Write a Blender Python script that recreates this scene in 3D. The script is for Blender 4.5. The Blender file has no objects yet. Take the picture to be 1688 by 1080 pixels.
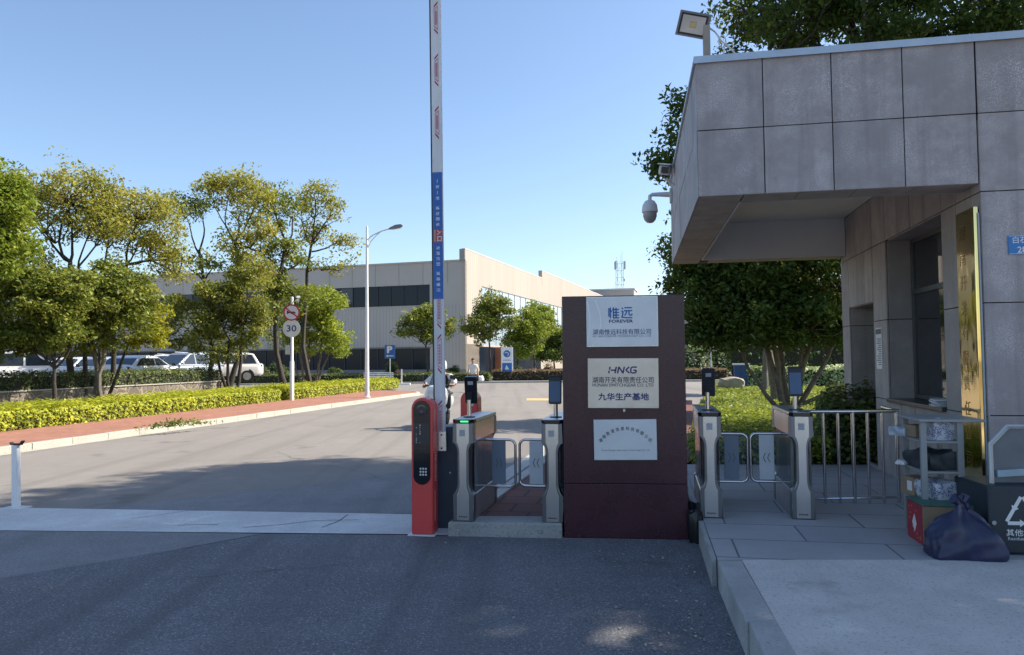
import bpy, math, random
import numpy as np
from mathutils import Vector, Matrix
S = bpy.context.scene
C = S.collection
R = math.radians
PI = math.pi
rng = np.random.default_rng(7)
random.seed(7)

# ------------------------------------------------------------------ camera, sky, sun, exposure
cd = bpy.data.cameras.new('camera'); cam = bpy.data.objects.new('camera', cd); C.objects.link(cam)
S.camera = cam
cd.sensor_width = 36.0; cd.lens = 1250 / 1688 * 36; cd.clip_start = 0.05; cd.clip_end = 4000
PITCH, ROLL, EYE = math.atan(54 / 1250), R(0.5), 1.65
_F = np.array([0, math.cos(PITCH), math.sin(PITCH)]); _U0 = np.array([0, -math.sin(PITCH), math.cos(PITCH)])
_R = math.cos(ROLL) * np.array([1., 0, 0]) - math.sin(ROLL) * _U0
_U = math.sin(ROLL) * np.array([1., 0, 0]) + math.cos(ROLL) * _U0
cam.matrix_world = Matrix(((_R[0], _U[0], -_F[0], 0), (_R[1], _U[1], -_F[1], 0), (_R[2], _U[2], -_F[2], EYE), (0, 0, 0, 1)))

SUN_AZ, SUN_EL = R(76), R(42)          # azimuth measured from +Y towards +X
w = bpy.data.worlds.new('World'); S.world = w; w.use_nodes = True
wn = w.node_tree; bg = wn.nodes['Background']
sky = wn.nodes.new('ShaderNodeTexSky'); sky.sky_type = 'NISHITA'; sky.sun_disc = False
sky.sun_elevation = SUN_EL; sky.sun_rotation = SUN_AZ
sky.air_density = 1.0; sky.dust_density = 0.9; sky.ozone_density = 2.6; sky.altitude = 50
wn.links.new(sky.outputs[0], bg.inputs[0]); bg.inputs[1].default_value = 0.123
sl = bpy.data.lights.new('sun', 'SUN'); sl.energy = 5.0; sl.angle = R(0.55); sl.color = (1.0, 0.90, 0.76)
so = bpy.data.objects.new('sun', sl); C.objects.link(so)
sd = Vector((math.sin(SUN_AZ) * math.cos(SUN_EL), math.cos(SUN_AZ) * math.cos(SUN_EL), math.sin(SUN_EL)))
so.rotation_euler = sd.to_track_quat('Z', 'Y').to_euler(); so.location = (60, 20, 60)
S.view_settings.view_transform = 'Standard'; S.view_settings.look = 'None'
S.view_settings.exposure = 0.84; S.view_settings.gamma = 1.0
S.cycles.max_bounces = 8; S.cycles.transparent_max_bounces = 12

# ------------------------------------------------------------------ measuring helpers (photo pixel + distance -> place)
def P(px, py, Y):
    d = _F + _R * (px - 844) / 1250 - _U * (py - 540) / 1250
    return np.array([0, 0, EYE]) + d * Y / d[1]
def G(px, py, z=0.):
    d = _F + _R * (px - 844) / 1250 - _U * (py - 540) / 1250
    return np.array([0, 0, EYE]) + d * (z - EYE) / d[2]
ANG = R(10.7)                                   # the site is turned 10.7 degrees to the right
ux, uy = math.sin(ANG), math.cos(ANG)
GX, GY = 1.74, 6.98                             # front corner of the gatehouse canopy
def L(a, b, z=0.): return (GX + a * uy + b * ux, GY - a * ux + b * uy, z)

# ------------------------------------------------------------------ materials
MC = {}
def nodes(name):
    m = bpy.data.materials.new(name); m.use_nodes = True
    nt = m.node_tree; return m, nt, nt.nodes['Principled BSDF']
def N(nt, t, **k):
    n = nt.nodes.new(t)
    for a, b in k.items():
        if a in n.inputs: n.inputs[a].default_value = b
        else: setattr(n, a, b)
    return n
def mixc(nt, fac, a, b, blend='MIX'):
    n = nt.nodes.new('ShaderNodeMix'); n.data_type = 'RGBA'; n.blend_type = blend
    for sock, v in ((n.inputs[0], fac), (n.inputs[6], a), (n.inputs[7], b)):
        if hasattr(v, 'links') or hasattr(v, 'is_linked'): nt.links.new(v, sock)
        else: sock.default_value = (*v, 1) if isinstance(v, tuple) and len(v) == 3 else v
    return n.outputs[2]
def ramp(nt, src, lo, hi):
    n = nt.nodes.new('ShaderNodeMapRange'); n.inputs[1].default_value = lo; n.inputs[2].default_value = hi
    nt.links.new(src, n.inputs[0]); return n.outputs[0]
def noise(nt, vec, scale, detail=4, rough=.6):
    n = nt.nodes.new('ShaderNodeTexNoise'); n.inputs['Scale'].default_value = scale
    n.inputs['Detail'].default_value = detail; n.inputs['Roughness'].default_value = rough
    nt.links.new(vec, n.inputs['Vector']); return n.outputs[0]
def coords(nt, world=False, scale=None):
    if world: o = nt.nodes.new('ShaderNodeNewGeometry').outputs['Position']
    else: o = nt.nodes.new('ShaderNodeTexCoord').outputs['Object']
    if scale:
        mp = nt.nodes.new('ShaderNodeMapping'); mp.inputs['Scale'].default_value = scale
        nt.links.new(o, mp.inputs[0]); o = mp.outputs[0]
    return o
def bump(nt, bs, h, strength=.3, dist=.01):
    b = nt.nodes.new('ShaderNodeBump'); b.inputs['Strength'].default_value = strength; b.inputs['Distance'].default_value = dist
    nt.links.new(h, b.inputs['Height']); nt.links.new(b.outputs[0], bs.inputs['Normal'])
def mat(name, col, rough=.6, metal=0., var=.12, scale=6., col2=None, speck=None, speck_scale=120, bmp=0., streak=False, spec=.5, coat=0.):
    if name in MC: return MC[name]
    m, nt, bs = nodes(name)
    v = coords(nt, scale=(1, 1, .15) if streak else None)
    f = noise(nt, v, scale)
    a = tuple(c * (1 - var) for c in col); b = col2 or tuple(min(1, c * (1 + var)) for c in col)
    c = mixc(nt, ramp(nt, f, .3, .7), a, b)
    if speck:
        s = noise(nt, coords(nt), speck_scale, 2)
        c = mixc(nt, ramp(nt, s, .56, .70), c, speck)
        s2 = noise(nt, coords(nt), speck_scale * .6, 2)
        c = mixc(nt, ramp(nt, s2, .56, .72), c, tuple(q * .62 for q in col))
    nt.links.new(c, bs.inputs['Base Color'])
    bs.inputs['Roughness'].default_value = rough; bs.inputs['Metallic'].default_value = metal
    bs.inputs['Specular IOR Level'].default_value = spec; bs.inputs['Coat Weight'].default_value = coat
    r = nt.nodes.new('ShaderNodeMapRange'); r.inputs[3].default_value = rough * .85; r.inputs[4].default_value = min(1, rough * 1.2)
    nt.links.new(f, r.inputs[0]); nt.links.new(r.outputs[0], bs.inputs['Roughness'])
    if bmp: bump(nt, bs, noise(nt, coords(nt), speck_scale if speck else 40, 3), bmp)
    MC[name] = m; return m
def ground_mat(name, col, big=.18, grain=.45, gscale=180, rough=.85, light=None, bmp=.5, dark_spots=0., bigscale=.35, tracks=0.):
    m, nt, bs = nodes(name); v = coords(nt, True)
    b1 = noise(nt, v, bigscale, 6, .65); b2 = noise(nt, v, 3.5, 4)
    g = noise(nt, v, gscale, 2, .8)
    c = mixc(nt, ramp(nt, b1, .3, .7), tuple(x * (1 - big) for x in col), tuple(x * (1 + big) for x in col))
    c = mixc(nt, ramp(nt, b2, .35, .75), c, tuple(x * (1 - big * .7) for x in col))
    lt = light or tuple(min(1, x * 2.2) for x in col)
    c = mixc(nt, mth(nt, 'MULTIPLY', ramp(nt, g, .54, .72), grain), c, lt)
    g2 = noise(nt, v, gscale * .7, 2, .8)
    c = mixc(nt, mth(nt, 'MULTIPLY', ramp(nt, g2, .55, .70), grain), c, tuple(x * .35 for x in col))
    if tracks:
        mp = nt.nodes.new('ShaderNodeMapping'); mp.inputs['Rotation'].default_value = (0, 0, ANG); mp.inputs['Scale'].default_value = (1.5, .045, 1); nt.links.new(v, mp.inputs[0])
        tk = noise(nt, mp.outputs[0], 1.0, 5, .6); c = mixc(nt, mth(nt, 'MULTIPLY', ramp(nt, tk, .48, .66), tracks), c, tuple(x * .62 for x in col))
        oil = noise(nt, v, .9, 3, .5); c = mixc(nt, mth(nt, 'MULTIPLY', ramp(nt, oil, .64, .72), tracks), c, tuple(x * .5 for x in col))
        pale = noise(nt, v, 14, 4, .7); c = mixc(nt, mth(nt, 'MULTIPLY', ramp(nt, pale, .60, .72), tracks * .6), c, tuple(min(1, x * 1.5) for x in col))
    if dark_spots:
        d = noise(nt, v, 1.1, 5, .7)
        c = mixc(nt, mth(nt, 'MULTIPLY', ramp(nt, d, .58, .72), dark_spots), c, tuple(x * .5 for x in col))
    nt.links.new(c, bs.inputs['Base Color']); bs.inputs['Roughness'].default_value = rough
    bs.inputs['Specular IOR Level'].default_value = .25
    if bmp: bump(nt, bs, g, bmp, .006)
    return m
def mth(nt, op, a, b):
    n = nt.nodes.new('ShaderNodeMath'); n.operation = op
    nt.links.new(a, n.inputs[0])
    if hasattr(b, 'is_linked'): nt.links.new(b, n.inputs[1])
    else: n.inputs[1].default_value = b
    return n.outputs[0]
def brick_mat(name, c1, c2, mortar, bw, bh, rot=0., msize=.012, bmp=.3, rough=.85):
    m, nt, bs = nodes(name); v = coords(nt, True)
    mp = nt.nodes.new('ShaderNodeMapping'); mp.inputs['Rotation'].default_value = (0, 0, rot); nt.links.new(v, mp.inputs[0])
    br = nt.nodes.new('ShaderNodeTexBrick'); nt.links.new(mp.outputs[0], br.inputs['Vector'])
    br.inputs['Scale'].default_value = 1; br.inputs['Brick Width'].default_value = bw; br.inputs['Row Height'].default_value = bh
    br.inputs['Mortar Size'].default_value = msize; br.inputs['Color1'].default_value = (*c1, 1); br.inputs['Color2'].default_value = (*c2, 1)
    br.inputs['Mortar'].default_value = (*mortar, 1); br.inputs['Bias'].default_value = 0
    n1 = noise(nt, v, 1.3, 5); n2 = noise(nt, v, 90, 2)
    c = mixc(nt, ramp(nt, n1, .35, .7), br.outputs[0], mixc(nt, .45, br.outputs[0], tuple(x * .55 for x in c1)))
    c = mixc(nt, mth(nt, 'MULTIPLY', ramp(nt, n2, .5, .7), .35), c, tuple(x * .5 for x in c1))
    nt.links.new(c, bs.inputs['Base Color']); bs.inputs['Roughness'].default_value = rough; bs.inputs['Specular IOR Level'].default_value = .25
    iv = mth(nt, 'SUBTRACT', br.outputs[1], 1.0); bump(nt, bs, mth(nt, 'MULTIPLY', iv, -1.0), bmp, .006)
    return m
def leaf_mat(name, cols, trans=.38, clump=1.2, gain=2.4):
    m, nt, bs = nodes(name)
    geo = nt.nodes.new('ShaderNodeNewGeometry')
    cr = nt.nodes.new('ShaderNodeValToRGB'); el = cr.color_ramp.elements
    while len(el) < len(cols): el.new(.5)
    for i, c in enumerate(cols): el[i].position = i / (len(cols) - 1); el[i].color = (*(q * gain for q in c), 1)
    big = noise(nt, geo.outputs['Position'], clump, 3)
    f = mth(nt, 'ADD', mth(nt, 'MULTIPLY', geo.outputs['Random Per Island'], .55), mth(nt, 'MULTIPLY', ramp(nt, big, .3, .7), .45))
    nt.links.new(f, cr.inputs[0])
    nt.links.new(cr.outputs[0], bs.inputs['Base Color']); bs.inputs['Roughness'].default_value = .5; bs.inputs['Specular IOR Level'].default_value = .22
    tr = nt.nodes.new('ShaderNodeBsdfTranslucent')
    yel = mixc(nt, .35, cr.outputs[0], (.30, .30, .03)); nt.links.new(yel, tr.inputs[0])
    mx = nt.nodes.new('ShaderNodeMixShader'); mx.inputs[0].default_value = trans
    nt.links.new(bs.outputs[0], mx.inputs[1]); nt.links.new(tr.outputs[0], mx.inputs[2])
    nt.links.new(mx.outputs[0], nt.nodes['Material Output'].inputs[0]); return m
def glass_mat(name, col=(.02, .025, .03), rough=.06):
    m, nt, bs = nodes(name); bs.inputs['Base Color'].default_value = (*col, 1); bs.inputs['Roughness'].default_value = rough
    bs.inputs['Specular IOR Level'].default_value = .6; bs.inputs['Coat Weight'].default_value = .3; return m
def clear_mat(name, col=(.5, .56, .6), alpha=.35, rough=.08):
    m, nt, bs = nodes(name); bs.inputs['Base Color'].default_value = (*col, 1); bs.inputs['Roughness'].default_value = rough
    bs.inputs['Alpha'].default_value = alpha; return m
def emit_mat(name, col, s):
    m, nt, bs = nodes(name); bs.inputs['Base Color'].default_value = (*col, 1)
    bs.inputs['Emission Color'].default_value = (*col, 1); bs.inputs['Emission Strength'].default_value = s; return m
def siding_mat(name, col, pitch=.25, axis=0, depth=.35):
    m, nt, bs = nodes(name); v = coords(nt)
    sx = nt.nodes.new('ShaderNodeSeparateXYZ'); nt.links.new(v, sx.inputs[0])
    fr = mth(nt, 'FRACT', mth(nt, 'DIVIDE', sx.outputs[axis], pitch), 0)
    g = nt.nodes.new('ShaderNodeMath'); g.operation = 'LESS_THAN'; nt.links.new(fr, g.inputs[0]); g.inputs[1].default_value = .22
    n1 = noise(nt, coords(nt, scale=(1, 1, .1)), .6, 4)
    c = mixc(nt, ramp(nt, n1, .3, .7), tuple(x * .92 for x in col), tuple(x * 1.06 for x in col))
    c = mixc(nt, mth(nt, 'MULTIPLY', g.outputs[0], depth), c, tuple(x * .45 for x in col))
    nt.links.new(c, bs.inputs['Base Color']); bs.inputs['Roughness'].default_value = .55; return m

granite = mat('granite_tile', (.34, .318, .325), .55, var=.16, scale=1.6, speck=(.54, .52, .53), speck_scale=135, bmp=.15)
granite_warm = mat('granite_reveal', (.335, .312, .305), .6, var=.16, scale=1.8, speck=(.46, .44, .43), speck_scale=135, bmp=.15)
def clad_mat(name, col, lightc, seed=0.):
    m, nt, bs = nodes(name); v = coords(nt)
    isl = nt.nodes.new('ShaderNodeNewGeometry').outputs['Random Per Island']
    c = mixc(nt, isl, tuple(q * .80 for q in col), tuple(q * 1.14 for q in col))
    mot = noise(nt, v, 4.5, 8, .7); c = mixc(nt, ramp(nt, mot, .38, .68), c, tuple(q * .80 for q in col))
    bl = noise(nt, v, 2.1, 5, .65); fine = noise(nt, v, 110, 2, .7)
    c = mixc(nt, mth(nt, 'MULTIPLY', ramp(nt, bl, .46, .66), ramp(nt, fine, .44, .66)), c, lightc)
    st = noise(nt, coords(nt, scale=(7, 7, .35)), 1.0, 4, .6); c = mixc(nt, mth(nt, 'MULTIPLY', ramp(nt, st, .48, .72), .65), c, tuple(q * .62 for q in col))
    f2 = noise(nt, v, 170, 2, .7); c = mixc(nt, mth(nt, 'MULTIPLY', ramp(nt, f2, .52, .66), .5), c, tuple(q * .55 for q in col))
    nt.links.new(c, bs.inputs['Base Color']); bs.inputs['Roughness'].default_value = .6; bs.inputs['Specular IOR Level'].default_value = .4
    bump(nt, bs, fine, .2, .004); MC[name] = m; return m
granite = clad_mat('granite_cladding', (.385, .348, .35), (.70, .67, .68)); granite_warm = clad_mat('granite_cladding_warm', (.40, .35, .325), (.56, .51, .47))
mortar = mat('dark_mortar', (.03, .03, .035), .9)
plaster = mat('white_plaster', (.74, .73, .72), .8, var=.06, scale=1.2)
flashing = mat('pale_metal', (.45, .52, .60), .4, .4, var=.08)
steel = mat('brushed_steel', (.66, .67, .68), .24, 1.0, var=.10, scale=5, streak=True)
steel_k = mat('dark_steel', (.20, .21, .23), .30, .9, var=.15, scale=6, streak=True)
steel_d = mat('dull_steel', (.50, .52, .54), .32, .9, var=.15, scale=7)
chrome = mat('polished_tube', (.68, .69, .71), .16, 1.0, var=.05)
black = mat('black_plastic', (.012, .013, .016), .35, var=.2)
gloss_black = mat('gloss_black', (.008, .009, .012), .08, var=.1, coat=.5)
redp = mat('red_paint', (.66, .065, .06), .38, var=.08, scale=3, coat=.15)
white_paint = mat('white_paint', (.74, .74, .74), .4, var=.05, scale=4)
white_dirty = mat('weathered_white_paint', (.66, .67, .68), .5, var=.14, scale=9, streak=True)
offwhite = mat('off_white_plastic', (.62, .62, .60), .45, var=.05)
navy = mat('navy_steel', (.035, .055, .085), .45, var=.12)
blue = mat('sign_blue', (.02, .12, .42), .4, var=.06)
redm = mat('marking_red', (.42, .03, .05), .5, var=.08)
darkblue = mat('ink_blue', (.03, .05, .16), .5, var=.1)
logoblue = mat('logo_blue', (.03, .14, .38), .45, var=.1)
greyink = mat('ink_grey', (.10, .11, .13), .5, var=.1)
paleblue = mat('ink_pale_blue', (.18, .26, .42), .5, var=.1)
bark = mat('bark', (.050, .041, .033), .95, var=.35, scale=9, speck=(.10, .088, .075), speck_scale=30, bmp=.6)
bark_pale = mat('pale_bark', (.15, .128, .10), .95, var=.35, scale=7, speck=(.24, .215, .18), speck_scale=30, bmp=.6)
concrete = mat('concrete', (.30, .295, .28), .9, var=.18, scale=2.2, speck=(.40, .39, .37), speck_scale=60, bmp=.4)
kerb_m = mat('kerb_concrete', (.40, .38, .325), .9, var=.14, scale=1.5, speck=(.5, .48, .42), speck_scale=50, bmp=.3)
kerb_g = mat('granite_kerb', (.38, .38, .37), .8, var=.2, scale=2.5, speck=(.4, .4, .39), speck_scale=90, bmp=.35)
wall_stone = None

# ------------------------------------------------------------------ mesh helpers
class MB:
    def __init__(s): s.v = []; s.f = []; s.m = []
    def add(s, vs, fs, mi=0):
        o = len(s.v); s.v += [tuple(map(float, p)) for p in vs]
        s.f += [tuple(i + o for i in f) for f in fs]; s.m += [mi] * len(fs); return s
    def box(s, x0, x1, y0, y1, z0, z1, mi=0):
        vs = [(x, y, z) for z in (z0, z1) for y in (y0, y1) for x in (x0, x1)]
        return s.add(vs, [(0, 2, 3, 1), (4, 5, 7, 6), (0, 1, 5, 4), (2, 6, 7, 3), (0, 4, 6, 2), (1, 3, 7, 5)], mi)
    def obox(s, c, size, rot=(0, 0, 0), mi=0):
        from mathutils import Euler
        M = Euler(rot).to_matrix(); hx, hy, hz = (q / 2 for q in size)
        vs = [tuple(Vector(c) + M @ Vector((x * hx, y * hy, z * hz))) for z in (-1, 1) for y in (-1, 1) for x in (-1, 1)]
        return s.add(vs, [(0, 2, 3, 1), (4, 5, 7, 6), (0, 1, 5, 4), (2, 6, 7, 3), (0, 4, 6, 2), (1, 3, 7, 5)], mi)
    def poly(s, fp, z0, z1, mi=0):                 # vertical prism over a footprint (counter-clockwise)
        n = len(fp); vs = [(x, y, z0) for x, y in fp] + [(x, y, z1) for x, y in fp]
        return s.add(vs, [tuple(range(n))[::-1], tuple(range(n, 2 * n))] + [(i, (i + 1) % n, n + (i + 1) % n, n + i) for i in range(n)], mi)
    def prism(s, pts, y0, y1, mi=0):               # outline in x,z swept along y
        n = len(pts); vs = [(x, y0, z) for x, z in pts] + [(x, y1, z) for x, z in pts]
        return s.add(vs, [tuple(range(n)), tuple(range(n, 2 * n))[::-1]] + [(i, n + i, n + (i + 1) % n, (i + 1) % n) for i in range(n)], mi)
    def prismx(s, pts, x0, x1, mi=0):              # outline in y,z swept along x
        n = len(pts); vs = [(x0, y, z) for y, z in pts] + [(x1, y, z) for y, z in pts]
        return s.add(vs, [tuple(range(n))[::-1], tuple(range(n, 2 * n))] + [(i, (i + 1) % n, n + (i + 1) % n, n + i) for i in range(n)], mi)
    def tube(s, pts, rad, n=10, mi=0, closed=False):
        pts = [Vector(p) for p in pts]; k = len(pts)
        rad = rad if hasattr(rad, '__len__') else [rad] * k
        rings = []; up = None
        for i, p in enumerate(pts):
            a = pts[(i - 1) % k] if (closed or i) else p; b = pts[(i + 1) % k] if (closed or i < k - 1) else p
            t = (b - a).normalized()
            if up is None: up = Vector((0, 0, 1)) if abs(t.z) < .9 else Vector((0, 1, 0))
            x = t.cross(up)
            if x.length < 1e-4: x = t.cross(Vector((1, 0, 0)))
            x.normalize(); y = x.cross(t).normalized(); up = y
            rings.append([p + (x * math.cos(j * 2 * PI / n) + y * math.sin(j * 2 * PI / n)) * rad[i] for j in range(n)])
        vs = [q for r in rings for q in r]; fs = []
        for i in range(k if closed else k - 1):
            i2 = (i + 1) % k
            for j in range(n):
                j2 = (j + 1) % n; fs.append((i * n + j, i * n + j2, i2 * n + j2, i2 * n + j))
        if not closed: fs += [tuple(range(n))[::-1], tuple((k - 1) * n + j for j in range(n))]
        return s.add(vs, fs, mi)
    def cyl(s, p0, p1, r0, r1=None, n=16, mi=0): return s.tube([p0, p1], [r0, r0 if r1 is None else r1], n, mi)
    def lathe(s, prof, n=20, c=(0, 0, 0), mi=0):
        vs = [(c[0] + r * math.cos(j * 2 * PI / n), c[1] + r * math.sin(j * 2 * PI / n), c[2] + z) for r, z in prof for j in range(n)]
        fs = [(i * n + j, i * n + (j + 1) % n, (i + 1) * n + (j + 1) % n, (i + 1) * n + j) for i in range(len(prof) - 1) for j in range(n)]
        return s.add(vs, fs + [tuple(range(n))[::-1], tuple((len(prof) - 1) * n + j for j in range(n))], mi)
    def disc(s, c, r, n=28, axis='y', mi=0, d=.004):
        q = [(r * math.cos(i * 2 * PI / n), r * math.sin(i * 2 * PI / n)) for i in range(n)]
        return s.prism([(c[0] + x, c[2] + z) for x, z in q], c[1] - d, c[1], mi)
    def build(s, name, mats, parent=None, smooth=False, bevel=0, loc=None, rot=None, angle=40):
        me = bpy.data.meshes.new(name); me.from_pydata(s.v, [], s.f)
        for m in (mats if isinstance(mats, (list, tuple)) else [mats]): me.materials.append(m)
        if any(s.m): me.polygons.foreach_set('material_index', s.m)
        import bmesh
        b = bmesh.new(); b.from_mesh(me); bmesh.ops.recalc_face_normals(b, faces=b.faces); b.to_mesh(me); b.free()
        if smooth: me.shade_smooth(); me.set_sharp_from_angle(angle=R(angle))
        return link(name, me, parent, loc, rot, bevel)
def link(name, me, parent=None, loc=None, rot=None, bevel=0):
    o = bpy.data.objects.new(name, me); C.objects.link(o)
    if parent: o.parent = parent
    if loc is not None: o.location = tuple(map(float, loc))
    if rot is not None: o.rotation_euler = rot
    if bevel:
        b = o.modifiers.new('bevel', 'BEVEL'); b.width = bevel; b.segments = 2; b.limit_method = 'ANGLE'; b.angle_limit = R(40)
    return o
def tag(o, label=None, cat=None, group=None, kind=None):
    for k, v in (('label', label), ('category', cat), ('group', group), ('kind', kind)):
        if v: o[k] = v
    return o
def thing(name, label, cat, loc=(0, 0, 0), rotz=0., group=None):
    o = bpy.data.objects.new(name, None); C.objects.link(o); o.empty_display_size = .2
    o.location = tuple(map(float, loc)); o.rotation_euler = (0, 0, rotz); return tag(o, label, cat, group)
def struct(o): o['kind'] = 'structure'; return o
def kids(o): return [c for c in bpy.data.objects if c.parent == o]
def copy_tree(o, parent=None):
    c = o.copy(); C.objects.link(c)
    if parent: c.parent = parent
    for ch in kids(o): copy_tree(ch, c)
    return c
def rrect(x0, x1, z0, z1, r, n=5):
    pts = []
    for cx, cz, a in ((x1 - r, z0 + r, -90), (x1 - r, z1 - r, 0), (x0 + r, z1 - r, 90), (x0 + r, z0 + r, 180)):
        pts += [(cx + r * math.cos(R(a + 90 * i / n)), cz + r * math.sin(R(a + 90 * i / n))) for i in range(n + 1)]
    return pts
def text(s, m, parent, w=None, h=None, loc=(0, 0, 0), rot=(PI / 2, 0, 0), name='lettering', depth=.0015, bold=0., align='c', spacing=1.):
    c = bpy.data.curves.new('lettering', 'FONT'); c.body = s; c.size = 1; c.extrude = 0; c.offset = bold if s.isascii() else 0; c.resolution_u = 2; c.space_character = spacing
    o = bpy.data.objects.new('lettering', c); C.objects.link(o)
    bpy.context.view_layer.update()
    me = bpy.data.meshes.new_from_object(o.evaluated_get(bpy.context.evaluated_depsgraph_get()))
    bpy.data.objects.remove(o); bpy.data.curves.remove(c)
    co = np.empty(len(me.vertices) * 3); me.vertices.foreach_get('co', co); co = co.reshape(-1, 3)
    lo, hi = co.min(0), co.max(0); d = hi - lo
    sx = (w / d[0]) if w else None; sz = (h / d[1]) if h else None
    sx = sx or sz; sz = sz or sx
    co[:, 0] = (co[:, 0] - (lo[0] + hi[0]) / 2) * sx; co[:, 1] = (co[:, 1] - (lo[1] + hi[1]) / 2) * sz; co[:, 2] = 0
    me.vertices.foreach_set('co', co.ravel()); me.update()
    if bold and not s.isascii():               # heavier strokes: shifted copies of the same glyphs
        import bmesh as bmm
        k_ = (h or co[:, 1].ptp() if hasattr(co, 'ptp') else (h or .05)) * bold * 1.1; bm = bmm.new()
        for i_, (dx, dy) in enumerate(((0, 0), (k_, 0), (-k_, 0), (0, k_), (0, -k_))):
            cpy = me.copy(); cpy.transform(Matrix.Translation((dx, dy, i_ * .00006))); bm.from_mesh(cpy); bpy.data.meshes.remove(cpy)
        bm.to_mesh(me); bm.free()
    me.materials.clear(); me.materials.append(m); me.name = name
    return link(name, me, parent, loc, rot)
def skin(name, verts, edges, radii, m, parent=None, sub=2):
    me = bpy.data.meshes.new(name); me.from_pydata([tuple(map(float, v)) for v in verts], edges, [])
    o = bpy.data.objects.new(name, me); C.objects.link(o)
    sk = o.modifiers.new('skin', 'SKIN'); sk.use_smooth_shade = True
    for i, r in enumerate(radii):
        d = me.skin_vertices[0].data[i]; d.radius = (r, r) if not hasattr(r, '__len__') else r; d.use_root = (i == 0)
    ss = o.modifiers.new('sub', 'SUBSURF'); ss.levels = sub; ss.render_levels = sub
    bpy.context.view_layer.update()
    m2 = bpy.data.meshes.new_from_object(o.evaluated_get(bpy.context.evaluated_depsgraph_get()))
    bpy.data.objects.remove(o); bpy.data.meshes.remove(me)
    m2.materials.clear(); m2.materials.append(m); m2.name = name; m2.shade_smooth()
    return link(name, m2, parent)

# ------------------------------------------------------------------ foliage helpers
def leaves(name, pts, size, m, parent=None, up=.35, aspect=.5, seed=0, normals=None):
    r = np.random.default_rng(seed); n = len(pts); pts = np.asarray(pts, float)
    sz = size * (.5 + 1.1 * r.random(n) ** 1.3)
    nr = r.normal(size=(n, 3)); nr /= np.linalg.norm(nr, axis=1, keepdims=True)
    nr[:, 2] = np.abs(nr[:, 2]) * .7 + up
    if normals is not None: nr = nr * .8 + normals
    nr /= np.linalg.norm(nr, axis=1, keepdims=True)
    t = np.cross(nr, r.normal(size=(n, 3))); t /= np.linalg.norm(t, axis=1, keepdims=True) + 1e-9
    b = np.cross(nr, t)
    Lh = (sz * .5)[:, None]; Wh = (sz * .5 * aspect)[:, None]
    fold = (sz * .10)[:, None] * nr
    v = np.stack([pts - t * Lh, pts + b * Wh + fold, pts + t * Lh, pts - b * Wh + fold], 1).reshape(-1, 3)
    me = bpy.data.meshes.new(name)
    me.vertices.add(4 * n); me.vertices.foreach_set('co', v.ravel())
    me.loops.add(4 * n); me.loops.foreach_set('vertex_index', np.arange(4 * n, dtype=np.int32))
    me.polygons.add(n); me.polygons.foreach_set('loop_start', np.arange(0, 4 * n, 4, dtype=np.int32))
    me.polygons.foreach_set('loop_total', np.full(n, 4, dtype=np.int32))
    me.update(calc_edges=True); me.materials.append(m)
    return link(name, me, parent)
DENS = 1.7
def blob_clumps(bl, n, r):
    c = np.array(bl[:3]); rad = np.array(bl[3:6]); out = []
    while len(out) < n:
        d = r.normal(size=3); d /= np.linalg.norm(d)
        if d[2] < -.55 and r.random() < .7: continue
        k = r.uniform(.35, 1) ** .5
        out.append(c + d * rad * k * (r.uniform(.85, 1.06) if r.random() < .8 else r.uniform(1.0, 1.22)))
    return out
def limb(mb, a, b, r0, r1, r, seg=5, wob=.06, n=7):
    a, b = np.array(a, float), np.array(b, float); d = np.linalg.norm(b - a); pts = []
    o1 = r.normal(size=3) * wob * d
    for i in range(seg + 1):
        t = i / seg
        pts.append(a + (b - a) * t + o1 * math.sin(t * PI) + r.normal(size=3) * wob * .15 * d * (0 < i < seg) - np.array([0, 0, 1]) * wob * .6 * d * math.sin(t * PI))
    mb.tube(pts, [r0 + (r1 - r0) * i / seg for i in range(seg + 1)], n); return pts
def tree(name, label, loc, stems, blobs, leafm, barkm=None, dens=1., leaf=.13, rc=.36, group=None, seed=1, cat='tree', fork=None, base_z=0.):
    """stems: list of (base, top, r0, r1) world points; blobs: (cx,cy,cz,rx,ry,rz,n clumps,leaves per clump,stem index)"""
    r = np.random.default_rng(seed); barkm = barkm or bark
    t = thing(name, label, cat, loc, 0, group); o = np.array(loc, float)
    mb = MB(); tops = []
    for a, b, r0, r1 in stems:
        p = limb(mb, np.array(a) - o, np.array(b) - o, r0, r1, r, 6, .05, 9); tops.append((p, r1))
    pts = []
    for bl in blobs:
        c = np.array(bl[:3]) - o; nc, nl, si = bl[6:9]
        path, r1 = tops[si]
        k = -1 if len(bl) < 10 else bl[9]
        st = path[k]
        cl = blob_clumps((*c, *bl[3:6]), nc, r)
        mid = c - np.array([0, 0, bl[5] * .35])
        limb(mb, st, mid, r1 * .8, r1 * .4, r, 4, .08, 7)
        for q in cl:
            if r.random() < .7: limb(mb, mid if r.random() < .6 else st * .4 + mid * .6, q, r1 * .42, .008, r, 4, .1, 5)
            m = max(4, int(nl * dens * DENS * r.uniform(.55, 1.4)))
            rr = rc * 1.3 * r.uniform(.7, 1.3)
            g = r.normal(size=(m, 3)); g /= np.linalg.norm(g, axis=1, keepdims=True); g *= (r.random((m, 1)) ** .45) * rr
            ax_ = r.normal(size=3); ax_[2] *= .5; ax_ /= np.linalg.norm(ax_); g = g * .8 + np.outer(g @ ax_, ax_) * r.uniform(.2, .9)
            g[:, 2] *= .7
            pts.append(q + g)
    mb.build('trunk', barkm, t, smooth=True)
    leaves('crown', np.concatenate(pts), leaf, leafm, t, seed=seed)
    return t
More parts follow.
